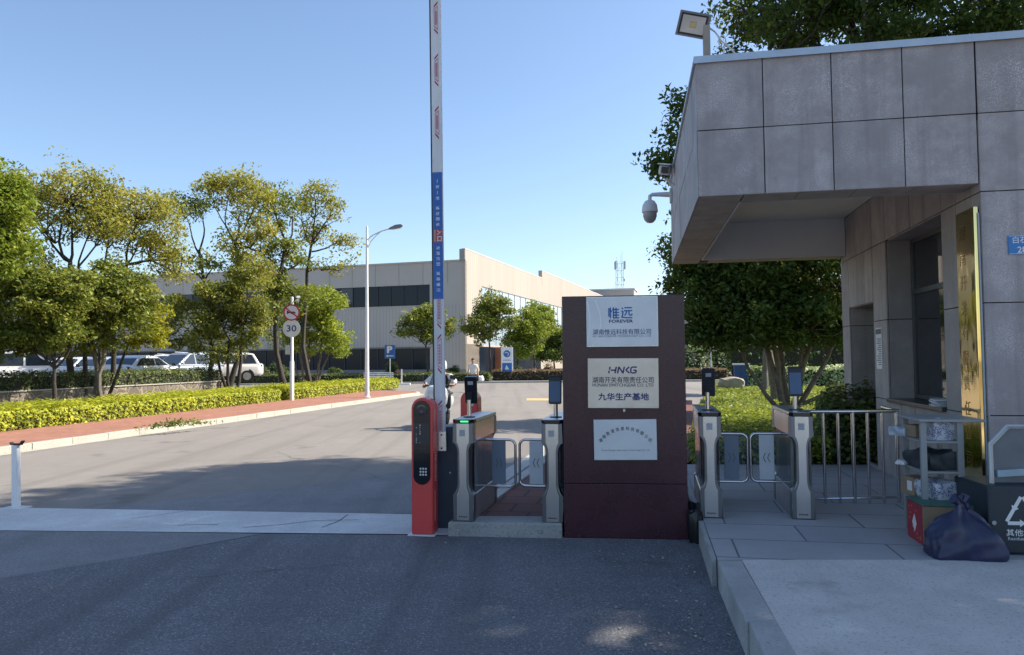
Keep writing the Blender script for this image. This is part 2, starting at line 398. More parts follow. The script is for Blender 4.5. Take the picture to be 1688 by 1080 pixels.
def hedge_pts(poly, h, n, r, jag=.06, front_bias=.5):
    """random points over the top and sides of a prism footprint"""
    fp = np.array(poly, float); k = len(fp); out = []; nor = []
    lo, hi = fp.min(0), fp.max(0)
    e = [(fp[i], fp[(i + 1) % k]) for i in range(k)]; ln = np.array([np.linalg.norm(b - a) for a, b in e])
    area = 0.5 * abs(sum(a[0] * b[1] - b[0] * a[1] for a, b in e)); side = ln.sum() * h
    nt = int(n * area / (area + side)); ns = n - nt
    while len(out) < nt:
        q = r.uniform(lo, hi); ins = False
        for (a, b) in e:
            if (a[1] > q[1]) != (b[1] > q[1]) and q[0] < (b[0] - a[0]) * (q[1] - a[1]) / (b[1] - a[1]) + a[0]: ins = not ins
        if ins: out.append((q[0], q[1], h + r.normal() * jag + .10 * h * (math.sin(1.9 * q[0] + .7 * q[1]) * math.sin(1.1 * q[1] - .5 * q[0]) + .5 * math.sin(3.7 * q[1] + q[0])))); nor.append((0, 0, 1))
    cw = np.sign(sum(a[0] * b[1] - b[0] * a[1] for a, b in e))
    for i in r.choice(k, ns, p=ln / ln.sum()):
        a, b = e[i]; t = r.random(); q = a + (b - a) * t; d = (b - a) / ln[i]; nn = np.array([d[1], -d[0]]) * cw
        q = q + nn * r.normal() * jag; out.append((q[0], q[1], h * r.random() ** .8 + .01)); nor.append((nn[0], nn[1], .3))
    return np.array(out), np.array(nor)
def hedge(name, label, poly, z, h, n, m, core, leaf=.09, cat='hedge', group=None, seed=3, jag=.05):
    r = np.random.default_rng(seed)
    o = np.array(poly).mean(0); t = thing(name, label, cat, (o[0], o[1], z), 0, group)
    fp = [(x - o[0], y - o[1]) for x, y in poly]
    c = np.array(fp); sh = [tuple(q - q / (np.linalg.norm(q) + 1e-6) * .08) for q in c]
    MB().poly(sh, 0, h - .07).build('stems', core, t)
    p, nn = hedge_pts(fp, h, n, r, jag)
    leaves('foliage', p, leaf, m, t, up=.2, seed=seed, normals=nn, aspect=.55)
    return t

G_dark = leaf_mat('leaf_dark_green', [(.010, .022, .008), (.022, .045, .012), (.045, .075, .018), (.09, .12, .025)], .36, 1.2, 2.0)
G_mid = leaf_mat('leaf_mid_green', [(.024, .042, .010), (.055, .078, .015), (.105, .118, .022), (.17, .165, .034)], .38)
G_olive = leaf_mat('leaf_olive_gold', [(.05, .07, .014), (.11, .12, .024), (.19, .175, .036), (.28, .23, .05)], .47, 1.2, 2.3)
G_bright = leaf_mat('leaf_bright_green', [(.030, .062, .010), (.065, .10, .014), (.12, .145, .020), (.19, .195, .030)], .42)
G_sunlit = leaf_mat('leaf_sunlit_yellow', [(.06, .09, .008), (.14, .16, .012), (.26, .25, .02), (.38, .33, .03)], .48, 1.2, 1.7)  # sunlit side of a green crown put into the leaf colour
G_hedge = leaf_mat('leaf_yellow_green', [(.07, .10, .012), (.21, .245, .022), (.37, .38, .036), (.52, .49, .06)], .42, 1.8, 1.45)
G_box = leaf_mat('leaf_box_hedge', [(.012, .022, .008), (.028, .042, .012), (.055, .07, .018), (.10, .11, .03)], .28, 1.5)
G_red = leaf_mat('leaf_reddish', [(.03, .03, .012), (.07, .045, .025), (.12, .07, .045), (.17, .12, .07)], .3)
G_lawn = leaf_mat('leaf_lawn', [(.03, .055, .010), (.07, .10, .014), (.14, .17, .022), (.24, .24, .035)], .36, 1.6)
G_far = leaf_mat('leaf_far', [(.035, .06, .03), (.06, .09, .04), (.10, .13, .06)], .3)
hcore_y = mat('yellow_hedge_stems', (.075, .075, .018), .95, var=.4, scale=20)
hcore = mat('hedge_stems', (.018, .02, .010), .95, var=.3)

# ------------------------------------------------------------------ ground, road, pavements
asphalt = ground_mat('asphalt_sunworn', (.245, .226, .206), .12, .38, 60, .8, (.38, .35, .32), .5, tracks=.55)
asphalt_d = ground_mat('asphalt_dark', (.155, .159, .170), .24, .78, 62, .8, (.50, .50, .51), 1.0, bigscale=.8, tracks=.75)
asphalt_m = ground_mat('asphalt_mid', (.23, .23, .233), .2, .7, 70, .8, (.42, .42, .42), .7, bigscale=.8, tracks=.4)
soil = ground_mat('soil', (.12, .095, .065), .3, .5, 60, .95)
earth = ground_mat('earth', (.16, .14, .11), .25, .4, 30, .95)
turf = ground_mat('turf', (.085, .10, .028), .35, .5, 40, .95, (.2, .17, .05))
slabc = ground_mat('slab_concrete', (.62, .59, .555), .18, .6, 70, .9, (.74, .71, .67), .6, .8, 1.2, tracks=.25)
strip_c = ground_mat('strip_concrete', (.64, .64, .625), .22, .45, 60, .85, (.6, .6, .59), .4, .4, 1.0)
paver_red = brick_mat('red_paver', (.43, .20, .135), (.34, .155, .11), (.25, .17, .13), .22, .11, R(34), .01)
paver_tile = brick_mat('red_path_tile', (.23, .10, .082), (.17, .085, .075), (.06, .05, .05), .42, .42, ANG, .016)
paver_gr = brick_mat('granite_paver', (.46, .45, .45), (.40, .392, .392), (.13, .13, .13), 1.15, .58, ANG, .008)

def sheet(name, poly, z, m, kind='structure'):
    me = bpy.data.meshes.new(name); me.from_pydata([(x, y, z) for x, y in poly], [], [tuple(range(len(poly)))])
    me.materials.append(m); me.update()
    if me.polygons[0].normal.z < 0: me.flip_normals()
    o = link(name, me); o['kind'] = kind; return o
sheet('ground', [(-1500, -300), (1500, -300), (1500, 2500), (-1500, 2500)], -.03, earth)
# road: the long drive, the crossing road at its end, and the forecourt where the camera stands
sheet('road', [(-40, -30), (40, -30), (40, 62), (-60, 62), (-60, 49), (-40, 49)], 0, asphalt)
def off(p, q, o):      # line through p,q shifted o metres to the left
    d = np.array(q) - np.array(p); d = d / np.linalg.norm(d); n = np.array([-d[1], d[0]]) * o
    return (p[0] + n[0], p[1] + n[1]), (q[0] + n[0], q[1] + n[1])
K0, K1 = (-12.05, 2.0), (-4.62, 36.3)              # foot of the left kerb
# darker relaid asphalt in front, with its crooked seam, and a tarmac patch beyond the threshold
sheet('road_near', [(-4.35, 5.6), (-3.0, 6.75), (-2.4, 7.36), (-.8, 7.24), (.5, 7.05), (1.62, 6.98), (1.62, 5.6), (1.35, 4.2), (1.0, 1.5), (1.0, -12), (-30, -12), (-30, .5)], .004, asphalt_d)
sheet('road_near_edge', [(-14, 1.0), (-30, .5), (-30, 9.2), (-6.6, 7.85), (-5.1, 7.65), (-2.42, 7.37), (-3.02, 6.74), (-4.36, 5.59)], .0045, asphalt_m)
sheet('road_far_patch', [(-5.0, 8.62), (-.9, 8.25), (-.35, 9.5), (.2, 12.6), (-1.4, 11.8), (-2.7, 10.2)], .004, asphalt_m)
TH = [(-30, 10.6), (-5.86, 8.80), (-1.08, 8.22), (-.55, 8.15), (-.55, 7.22), (-.96, 7.28), (-5.07, 7.60), (-30, 9.3)]
sheet('threshold_strip', TH, .009, strip_c)
cr = MB()
for x0, y0, pts in ((-4.05, 8.1, [(0, 0), (.25, .22), (.5, .48), (.52, .50)]), (-1.9, 7.6, [(0, 0), (.1, .3), (.12, .62)]), (-2.7, 7.62, [(0, 0), (.35, .12), (.62, .3), (1.1, .32)]), (-3.4, 7.75, [(0, 0), (.2, .04), (.4, .02)])):
    for (ax, ay), (bx, by) in zip(pts[:-1], pts[1:]):
        d = np.array([bx - ax, by - ay]); d /= np.linalg.norm(d); n = np.array([-d[1], d[0]]) * .005
        q = [(x0 + ax - n[0], y0 + ay - n[1], .0125), (x0 + bx - n[0], y0 + by - n[1], .0125), (x0 + bx + n[0], y0 + by + n[1], .0125), (x0 + ax + n[0], y0 + ay + n[1], .0125)]
        cr.add(q, [(0, 1, 2, 3)])
struct(cr.build('threshold_cracks', mortar))

ck = MB(); rc_ = random.Random(4)
for (x0, y0, dx, dy, n) in ((-2.6, 5.9, .14, .05, 9), (-1.6, 10.4, -.14, .17, 20), (-6.2, 12.5, .2, .1, 24), (-4.0, 15.5, .1, .35, 22)):
    x, y = x0, y0
    for i in range(n):
        x2, y2 = x + dx + rc_.uniform(-.07, .07), y + dy + rc_.uniform(-.07, .07); d = np.array([x2 - x, y2 - y]); d /= np.linalg.norm(d); q_ = np.array([-d[1], d[0]]) * rc_.uniform(.0015, .0045)
        ck.add([(x - q_[0], y - q_[1], .0105), (x2 - q_[0], y2 - q_[1], .0105), (x2 + q_[0], y2 + q_[1], .0105), (x + q_[0], y + q_[1], .0105)], [(0, 1, 2, 3)]); x, y = x2, y2
struct(ck.build('road_cracks', mat('tar_crack', (.035, .035, .038), .7)))
# left pavement with its kerb and gutter line
def run(p, q, o0, o1):
    a, b = off(p, q, o0); c, d = off(p, q, o1); return [a, b, d, c]
struct(MB().poly(run(K0, K1, .14, 3.3), -.02, .12).build('brick_pavement', paver_red))
# kerb stones along the drive, rounding the corner into the crossing road
path = [np.array(K0), np.array(K1)]
cx = np.array(K1); nl = np.array([-(K1[1] - K0[1]), K1[0] - K0[0]]) / math.dist(K0, K1)
cc = cx + nl * 3.3
arc = [cc - nl * 3.3 * math.cos(R(t)) + np.array([-nl[1], nl[0]]) * -1 * 3.3 * math.sin(R(t)) * -1 for t in (0, 15, 30, 45, 60, 75, 90)]
dirv = np.array([nl[1], -nl[0]])
arc = [cc - nl * 3.3 * math.cos(R(t)) + dirv * 3.3 * math.sin(R(t)) for t in range(0, 91, 10)]
endp = arc[-1] + nl * 40
kb = MB(); gl = MB()
line = []
n = int(math.dist(K0, K1) / 1.0)
for i in range(n + 1): line.append(np.array(K0) + (np.array(K1) - np.array(K0)) * i / n)
line += arc[1:]; m_ = 40
for i in range(1, m_ + 1): line.append(arc[-1] + nl * i)
for i in range(len(line) - 1):
    a, b = line[i], line[i + 1]; d = (b - a) / np.linalg.norm(b - a); nn = np.array([-d[1], d[0]]); a = a + d * .004; b = b - d * .004
    zt = .135 + random.uniform(-.006, .006); wv = random.uniform(-.006, .006)
    kb.poly([tuple(a - nn * wv), tuple(b - nn * wv), tuple(b + nn * .15), tuple(a + nn * .15)], -.02, zt)
    gl.add([(*(a - nn * .22), .006), (*(b - nn * .22), .006), (*b, .006), (*a, .006)], [(0, 1, 2, 3)])
struct(kb.build('kerb', kerb_m, bevel=.012)); struct(gl.build('gutter', kerb_m))
corner = [tuple(off(K0, K1, .14)[1])] + [tuple(q + (cc - q) * .05) for q in arc[1:]] + [tuple(arc[-1] + nl * 40 - dirv * .15), tuple(arc[-1] + nl * 40 - dirv * 10), tuple(off(K0, K1, 3.3)[1])]
struct(MB().poly(corner, -.02, .116).build('corner_pavement', paver_red))

# planting strip and raised car park
H0, H1 = np.array([-11.7, 17.4]), np.array([-6.74, 43.3])
hd = (H1 - H0) / np.linalg.norm(H1 - H0); hn = np.array([-hd[1], hd[0]])
def HL(s, o): return tuple(H0 + hd * s + hn * o)
def hp(px, o):      # the point on the line o metres behind the hedge front that shows at column px
    k = (px - 844) / 1250; p = H0 + hn * o; t = (k * p[1] - p[0]) / (hd[0] - k * hd[1]); return p + hd * t
struct(MB().poly([HL(-20, 0.1), HL(22, 0.1), HL(22, 30), HL(-20, 30)], -.02, .10).build('planting_bed', soil))
sheet('car_park', [HL(-22, 3.75), HL(14.8, 3.75), HL(21.5, 9), HL(21.5, 60), HL(-22, 60)], .55, asphalt)
struct(MB().poly([HL(14.7, 3.6), HL(21.6, 9), HL(22.1, 8.2), HL(14.9, 3.0)], 0, .48).build('bank', soil))

# right hand side: platforms, steps, path, lawn
P1, P2 = (1.30, 4.0), (1.74, 6.98)
def PE(t): return (1.02 + (1.74 - 1.02) * t, 1.5 + (6.98 - 1.5) * t)
struct(MB().poly([(1.64, 5.53), (8, 5.32), (8, -4), (.62, -4), (.98, 1.2)], -.02, .2).build('concrete_apron', slabc))
ks = MB()
for y0, y1 in ((-4, .2), (.2, 1.7), (1.7, 3.1), (3.1, 4.25), (4.25, 5.50)):
    xa, xb = 1.64 - (5.53 - y0) * .146, 1.64 - (5.53 - y1) * .146
    o = random.uniform(-.012, .012)
    ks.poly([(xa - .17 + o, y0 + .006), (xa - .006, y0 + .006), (xb - .006, y1 - .006), (xb - .17 + o, y1 - .006)], -.02, .205 + random.uniform(-.006, .004))
struct(ks.build('apron_kerb', kerb_g, bevel=.012))
struct(MB().poly([(1.47, 5.545), (8, 5.335), (8, 7.0), (10, 10), (4.9, 10.3), (2.36, 10.5), (1.76, 7.2)], -.02, .2).build('gate_platform', paver_gr))
struct(MB().poly([(1.43, 5.56), (1.465, 5.56), (1.755, 7.2), (2.355, 10.5), (2.31, 10.5), (1.72, 7.25)], -.02, .203).build('platform_edge', kerb_g))
struct(MB().poly([(-.62, 7.20), (.45, 7.10), (.45, 7.45), (-.57, 7.5)], -.02, .135).build('plinth_edge', concrete, bevel=.015))
FP = [(-.42, 7.52), (1.74, 7.42), (2.30, 10.55), (2.9, 12.0), (6.6, 28), (4.2, 28)]
struct(MB().poly(FP, -.02, .13).build('brick_path', paver_tile))
pk = MB(); pq = [(-.50, 7.52), (4.12, 28)]
for o0, o1, z in ((0, -.13, .15), (.5, .24, .012)):
    nseg = 14
    for i in range(nseg):
        a = np.array(pq[0]) + (np.array(pq[1]) - np.array(pq[0])) * (i + .004) / nseg; b = np.array(pq[0]) + (np.array(pq[1]) - np.array(pq[0])) * (i + .996) / nseg
        q0, q1 = off(tuple(a), tuple(b), o0); q2, q3 = off(tuple(a), tuple(b), o1)
        pk.poly([q0, q1, q3, q2], -.02, z)
struct(pk.build('path_kerb', mat('pale_kerb', (.50, .50, .48), .85, var=.12, scale=2, speck=(.55, .55, .53), speck_scale=50)))
struct(MB().poly([(2.42, 10.52), (4.9, 10.32), (20, 9.9), (40, 9.9), (40, 56), (14.6, 56), (10.7, 41), (6.4, 26)], -.02, .10).build('lawn', turf))

# ------------------------------------------------------------------ gatehouse
def tiles(mb, o, ax, nrm, us, zs, hole=None, gap=.010, t=.018, mi=0):
    """stone slabs in front of a plane: o origin (x,y), ax direction along the wall, nrm outward, us/zs joints"""
    o, ax, nrm = np.array(o, float), np.array(ax, float), np.array(nrm, float)
    for u0, u1 in zip(us[:-1], us[1:]):
        for z0, z1 in zip(zs[:-1], zs[1:]):
            um, zm = (u0 + u1) / 2, (z0 + z1) / 2
            if hole and any(h[0] < um < h[1] and h[2] < zm < h[3] for h in hole): continue
            a = o + ax * (u0 + gap / 2); b = o + ax * (u1 - gap / 2); e = t + random.uniform(-.002, .002)
            q = [a, b, b + nrm * e, a + nrm * e]
            vs = [(*p, z0 + gap / 2) for p in q] + [(*p, z1 - gap / 2) for p in q]
            mb.add(vs, [(0, 1, 2, 3), (7, 6, 5, 4), (0, 4, 5, 1), (1, 5, 6, 2), (2, 6, 7, 3), (3, 7, 4, 0)], mi)
gh = thing('gatehouse', 'grey granite clad gatehouse with an overhanging canopy and a serving window', 'gatehouse', (GX, GY, 0), -ANG)
# structural wall behind the stone
wb = MB()
wb.box(3.3, 9, .02, 5.03, 0, 4.43)
A0, A1 = 2.40, 3.3
for b0, b1, z0, z1 in ((.02, .93, 0, 4.43), (.93, 2.8, 0, 1.10), (.93, 2.8, 3.10, 4.43), (2.8, 3.38, 0, 4.43), (3.38, 4.62, 2.39, 4.43), (4.62, 5.03, 0, 4.43)):
    wb.box(A0, A1 - .001, b0 + .0005, b1 - .0005, z0, z1)
wb.build('wall', mortar, gh)
ct = MB()
BC = [0, .2, .55, .93, 1.4, 1.87, 2.33, 2.8, 3.38, 3.79, 4.2, 4.62, 5.05]
ZC = [.2, 1.13, 2.11, 3.08, 3.72]
tiles(ct, (2.40, 0), (0, 1), (-1, 0), BC, ZC, [(.93, 2.8, 1.13, 3.08), (3.38, 4.62, 0, 3.08)])
tiles(ct, (2.40, 0), (0, 1), (-1, 0), [3.38, 3.79, 4.2, 4.62], [2.37, 3.08])
tiles(ct, (2.40, 2.80), (1, 0), (0, -1), [0, .28], [1.13, 2.11, 3.08], t=.016)
tiles(ct, (2.40, .93), (1, 0), (0, 1), [0, .28], [1.13, 2.11, 3.08], t=.016)
tiles(ct, (2.40, 4.62), (1, 0), (0, -1), [0, .45, .9], [.2, 1.13, 2.11, 2.37], t=.016)
tiles(ct, (2.40, 3.38), (1, 0), (0, 1), [0, .45, .9], [.2, 1.13, 2.11, 2.37], t=.016)
ct.box(2.41, 2.70, .95, 2.78, 3.074, 3.098); ct.box(2.41, 3.29, 3.40, 4.60, 2.364, 2.388)
ct.build('side_cladding', granite_warm, gh)
fc = MB()
tiles(fc, (0, .02), (1, 0), (0, -1), [2.382, 3.12, 3.86, 4.6, 5.34, 6.1, 6.9, 7.7, 9], [.2, 1.14, 2.11, 3.08, 3.77, 4.43])
fc.build('front_cladding', granite, gh)
fc = MB(); tiles(fc, (2.40, 5.03), (1, 0), (0, 1), [0, .9, 1.8, 2.7, 3.6, 4.5, 5.4, 6.6], [.2, 1.14, 2.11, 3.08, 3.77, 4.43])
fc.build('rear_cladding', granite, gh)
# canopy: a ring of stone clad beams round a recessed white ceiling
cb = MB()
cb.poly([(.02, .02), (2.379, .02), (2.379, .36), (.01, .36)], 3.17, 4.43)
cb.poly([(.01, .362), (.40, .362), (.28, 5.09), (-.115, 5.09)], 3.17, 4.43)
cb.poly([(.30, 4.76), (2.38, 4.76), (2.38, 5.09), (.29, 5.09)], 3.17, 4.43)
cb.poly([(.40, .37), (2.38, .37), (2.38, 4.75), (.30, 4.75)], 4.25, 4.42)
cb.build('canopy', mortar, gh)
cf = MB()
tiles(cf, (0, .02), (1, 0), (0, -1), [.0, .595, 1.19, 1.785, 2.376], [3.15, 3.77, 4.43])
dv = np.array([-.135, 5.07]); dl = np.linalg.norm(dv); dv /= dl
tiles(cf, (.02, .02), dv, (-dv[1], dv[0]), np.linspace(.004, dl, 10), [3.15, 3.77, 4.43])
tiles(cf, (-.115, 5.09), (1, 0), (0, 1), np.linspace(0, 2.5, 6), [3.15, 3.77, 4.43])
cf.build('canopy_cladding', granite, gh)
un = MB()
us = np.linspace(.02, 5.09, 9)
for y0, y1 in zip(us[:-1], us[1:]):
    k0, k1 = .02 - .0266 * y0, .02 - .0266 * y1
    un.poly([(k0 + .004, y0 + .004), (k0 + .385, y0 + .004), (k1 + .385, y1 - .004), (k1 + .004, y1 - .004)], 3.152, 3.168)
for x0, x1 in zip(np.linspace(.41, 2.37, 5)[:-1], np.linspace(.41, 2.37, 5)[1:]):
    un.box(x0 + .004, x1 - .004, .024, .36, 3.152, 3.168); un.box(x0 + .004, x1 - .004, 4.765, 5.086, 3.152, 3.168)
un.build('canopy_underside', granite_warm, gh)
ce = MB()
ce.poly([(.36, .365), (2.376, .365), (2.376, 4.755), (.30, 4.755)], 3.72, 3.75)
ce.poly([(.30, 4.735), (2.376, 4.735), (2.376, 4.757), (.30, 4.757)], 3.155, 3.719)
ce.poly([(.41, .362), (2.376, .362), (2.376, .38), (.41, .38)], 3.155, 3.719)
ce.poly([(.401, .381), (.418, .381), (.318, 4.73), (.300, 4.73)], 3.155, 3.719)
ce.build('ceiling', plaster, gh)
cl = MB(); cl.obox((1.62, 1.35, 3.695), (.09, 1.1, .045)); cl.obox((1.74, 1.35, 3.70), (.07, 1.1, .03))
cl.build('ceiling_light', offwhite, gh, bevel=.008)
cp = MB()
cp.poly([(-.02, -.025), (9, -.025), (9, .10), (-.02, .10)], 4.432, 4.465)
cp.poly([(-.022, .101), (.10, .101), (-.03, 5.11), (-.16, 5.11)], 4.432, 4.465)
cp.poly([(.10, 4.99), (9, 4.99), (9, 5.11), (.10, 5.11)], 4.432, 4.463)
cp.poly([(-.02, -.027), (9, -.027), (9, -.0251), (-.02, -.0251)], 4.40, 4.466)
cp.build('roof_flashing', flashing, gh)
MB().poly([(.1, .1), (9, .1), (9, 4.99), (0, 4.99)], 4.425, 4.445).build('roof', concrete, gh)
# serving window with frame, glass and the dark room behind
wf = MB(); alum = mat('window_aluminium', (.10, .105, .11), .4, .5, var=.1)
for b0, b1, z0, z1 in ((.95, 2.78, 1.15, 1.20), (.95, 2.78, 2.40, 2.46), (.95, 2.78, 3.02, 3.072), (.95, 1.0, 1.201, 3.019), (2.73, 2.78, 1.201, 3.019), (1.62, 1.68, 1.201, 2.399), (1.22, 1.26, 1.201, 2.399)):
    wf.box(2.66, 2.71, b0, b1, z0, z1)
wfo = wf.build('window', alum, gh, bevel=.004)
MB().box(2.683, 2.689, 1.0, 2.73, 1.2, 3.02).build('window_pane', glass_mat('office_glass', (.015, .02, .025), .04), wfo)
MB().box(2.34, 2.66, .952, 2.778, 1.105, 1.149).build('window_sill', mat('dark_sill', (.05, .045, .045), .3, var=.2, scale=5), gh, bevel=.005)
dr = MB(); dr.box(3.24, 3.285, 3.40, 4.60, .21, 2.362); dro = dr.build('door', mat('dark_door', (.05, .045, .042), .5), gh)
MB().box(3.18, 3.24, 3.5, 3.53, 1.0, 1.25).build('handle', chrome, dro)
MB().box(2.39, 2.44, 3.385, 4.615, .19, .235).build('door_step', granite, gh)
# brass company sign on the side wall
def brass(name):
    m, nt, bs = nodes(name); bs.inputs['Base Color'].default_value = (.93, .70, .30, 1); bs.inputs['Metallic'].default_value = 1
    v = coords(nt, scale=(1, 1, .25)); f = noise(nt, v, 7, 3)
    r = nt.nodes.new('ShaderNodeMapRange'); r.inputs[3].default_value = .03; r.inputs[4].default_value = .12; nt.links.new(f, r.inputs[0]); nt.links.new(r.outputs[0], bs.inputs['Roughness'])
    bump(nt, bs, noise(nt, coords(nt, scale=(1, 1, .5)), 3.0, 2), .35, .02); return m
BR = brass('polished_brass'); dark_bronze = mat('dark_bronze', (.40, .28, .11), .3, .9)
sgn = MB(); sgn.box(2.335, 2.375, .034, .44, .55, 2.96)
sg = sgn.build('company_sign', BR, gh, bevel=.006)
MB().box(2.364, 2.377, .021, .030, .50, 2.90).build('sign_edge', mat('white_sealant', (.40, .45, .50), .5), sg)
for i, ch in enumerate('湖南开关有限责任公司'):
    text(ch, dark_bronze, sg, h=.13, loc=(2.333, .30, 2.76 - i * .225), rot=(PI / 2, 0, -PI / 2), name='lettering')
npt = MB(); npt.box(2.372, 2.379, 3.02, 3.27, 1.50, 2.02); no = npt.build('paper_notice', white_paint, gh)
nl_ = MB(); nl_.box(2.370, 2.3715, 3.03, 3.26, 1.94, 2.005)
for i in range(13): nl_.box(2.370, 2.3715, 3.05, 3.05 + random.uniform(.10, .19), 1.55 + i * .027, 1.561 + i * .027)
nl_.build('notice_print', greyink, no)
# blue house number plate
hp_ = MB(); hp_.box(2.585, 2.99, -.012, -.002, 2.52, 2.685); hpo = hp_.build('number_plate', mat('plate_blue', (.03, .20, .52), .3, var=.04), gh, bevel=.004)
text('白石', white_paint, hpo, h=.058, loc=(2.675, -.0135, 2.645), bold=.01)
text('28-', white_paint, hpo, h=.056, loc=(2.70, -.0135, 2.560), bold=.02)
fr = MB()
for q in ((2.588, 2.987, -.0134, 2.523, 2.527), (2.588, 2.987, -.0134, 2.678, 2.682)): fr.box(q[0], q[1], -.0134, -.0124, q[3], q[4])
fr.build('plate_border', white_paint, hpo)

# papers left on the sill
pp = MB()
for i in range(5):
    pp.obox((2.47 + random.uniform(-.02, .02), 1.22 + random.uniform(-.02, .02), 1.156 + i * .014), (.22, .30, .011), (0, 0, random.uniform(-.2, .2)), i % 2)
ps = pp.build('paper_stack', [white_paint, mat('pale_blue_paper', (.45, .52, .58), .7)], None)
ps.location = (GX, GY, 0); ps.rotation_euler = (0, 0, -ANG); tag(ps, 'loose stack of white papers lying on the dark window sill', 'papers')

# ---- floodlight on the canopy corner
fp = P(1143, 41, 7.25)
fl = thing('floodlight', 'grey square floodlight tilted on a post at the canopy corner', 'floodlight', L(.12, .25, 4.465), 0)
base = np.array(fl.location)
MB().box(-.03, .03, -.025, .025, 0, .40).build('post', mat('beige_metal', (.34, .29, .24), .6), fl)
rel = fp - base
hd_ = MB(); hd_.prism([(-.15, -.115), (.15, -.115), (.15, .115), (-.15, .115)], -.03, .03)
hd_.prism([(-.13, -.1), (.13, -.1), (.13, .1), (-.13, .1)], .03, .09)
for i in range(9): hd_.box(-.12 + i * .029, -.112 + i * .029, .09, .125, -.09, .09)
FR = (R(22), R(17), R(-14))
head = hd_.build('housing', mat('floodlight_grey', (.20, .20, .21), .5, .3), fl, loc=rel, rot=FR, bevel=.006)
gsk = MB()
for x0, x1, z0, z1 in ((-.128, .128, .080, .095), (-.128, .128, -.095, -.080), (-.128, -.113, -.0795, .0795), (.113, .128, -.0795, .0795)): gsk.box(x0, x1, -.036, -.0305, z0, z1)
gsk.build('gasket', black, head)
rf = MB(); o4 = [(-.112, -.08), (.112, -.08), (.112, .08), (-.112, .08)]; i4 = [(-.032, -.028), (.032, -.028), (.032, .028), (-.032, .028)]
rf.add([(x, -.033, z) for x, z in o4] + [(x, -.031, z) for x, z in i4], [(i, (i + 1) % 4, 4 + (i + 1) % 4, 4 + i) for i in range(4)])
rf.build('reflector', mat('reflector', (.55, .53, .52), .3, .6), head)
MB().box(-.03, .03, -.035, -.0325, -.025, .025).build('led_chip', mat('led_yellow', (.55, .42, .18), .5), head)
wr = MB(); wr.tube([(rel[0] + .10, rel[1] + .06, rel[2] + .05), (.10, .05, .36), (.16, .05, .27), (.25, .06, .20), (.34, .07, .10), (.40, .08, 0)], .009, 6)
wr.tube([(.17 + .035 * math.cos(R(a)), .06, .27 + .06 * math.sin(R(a))) for a in range(0, 360, 30)], .007, 6, closed=True); wr.tube([(.185, .06, .21), (.175, .06, .10), (.18, .06, .02)], .008, 6)
wr.build('cable', white_paint, fl, smooth=True)
br_ = MB(); br_.poly([(.09, -.02), (.26, -.03), (.29, .14), (.12, .13)], 0, .05); br_.poly([(.13, 0), (.27, -.01), (.27, .12), (.14, .11)], .051, .115)
tag(br_.build('brick_pile', mat('orange_brick', (.42, .16, .07), .9, var=.25, scale=14), None, bevel=.01, loc=L(.14, .25, 4.465)), 'broken orange bricks weighing down the floodlight cable on the roof edge', 'bricks')

# ---- cameras on the canopy flank
dm = thing('dome_camera', 'white dome security camera hanging from a curved wall bracket', 'security camera', L(-.135, 4.75, 4.20), -ANG)
b_ = MB(); b_.tube([(0, 0, 0), (-.20, 0, .01), (-.29, 0, .012), (-.325, 0, -.01), (-.33, 0, -.08)], [.045, .034, .03, .03, .03], 12); b_.obox((-.01, 0, -.02), (.03, .12, .22))
b_.build('bracket', offwhite, dm, smooth=True)
MB().lathe([(.03, -.07), (.075, -.09), (.112, -.15), (.125, -.25), (.122, -.265), (.10, -.27)], 24, (-.33, 0, 0)).build('housing', offwhite, dm, smooth=True)
MB().lathe([(.108, -.2705), (.105, -.33), (.085, -.39), (.05, -.425), (.01, -.435)], 24, (-.33, 0, 0)).build('dome', mat('dome_grey', (.30, .30, .30), .2, coat=.4), dm, smooth=True)
bc = thing('bullet_camera', 'pale box shaped security camera with sunshield on the canopy flank', 'security camera', L(-.10, 4.0, 4.18), -ANG)
MB().tube([(0, 0, 0), (-.06, 0, .02), (-.12, -.02, .10)], .02, 8).build('bracket', offwhite, bc, smooth=True)
q_ = MB(); q_.obox((-.13, -.08, .20), (.15, .34, .13), (R(14), R(10), R(-6))); ho = q_.build('housing', offwhite, bc, bevel=.02)
MB().obox((-.125, -.10, .283), (.18, .42, .016), (R(14), R(10), R(-6))).build('sunshield', white_dirty, ho, bevel=.005)
MB().obox((-.14, -.262, .158), (.10, .01, .09), (R(14), R(10), R(-6))).build('lens', gloss_black, ho)

# ------------------------------------------------------------------ monument with the three plaques
burg = mat('burgundy_granite', (.054, .016, .025), .27, var=.22, scale=3, speck=(.082, .042, .05), speck_scale=60, coat=0.05)
mon = thing('sign_pillar', 'dark burgundy granite pillar carrying three steel company plaques', 'sign pillar', (.47, 7.11, 0), R(-6))
mb = MB(); mb.box(0, 1.13, 0, .42, .502, 2.245); mb.build('pillar_body', burg, mon, bevel=.006)
MB().box(-.001, 1.131, -.0015, .4215, 0, .5).build('pillar_base', burg, mon, bevel=.006)
def plate_mat(name, col, tint, rough=.34):
    m, nt, bs = nodes(name); v = coords(nt)
    f = noise(nt, v, 2.2, 4, .6); c = mixc(nt, ramp(nt, f, .3, .7), col, tint)
    sx = noise(nt, coords(nt, scale=(2, 1, 160)), 1.0, 2)
    nt.links.new(c, bs.inputs['Base Color']); bs.inputs['Metallic'].default_value = .45; bs.inputs['Roughness'].default_value = rough
    bump(nt, bs, sx, .06, .002); return m
PM1 = plate_mat('satin_plate', (.52, .55, .60), (.66, .69, .73), .36); PM2 = plate_mat('warm_plate', (.60, .52, .44), (.80, .72, .63), .34); PM3 = plate_mat('pale_plate', (.56, .60, .66), (.68, .72, .76), .38)
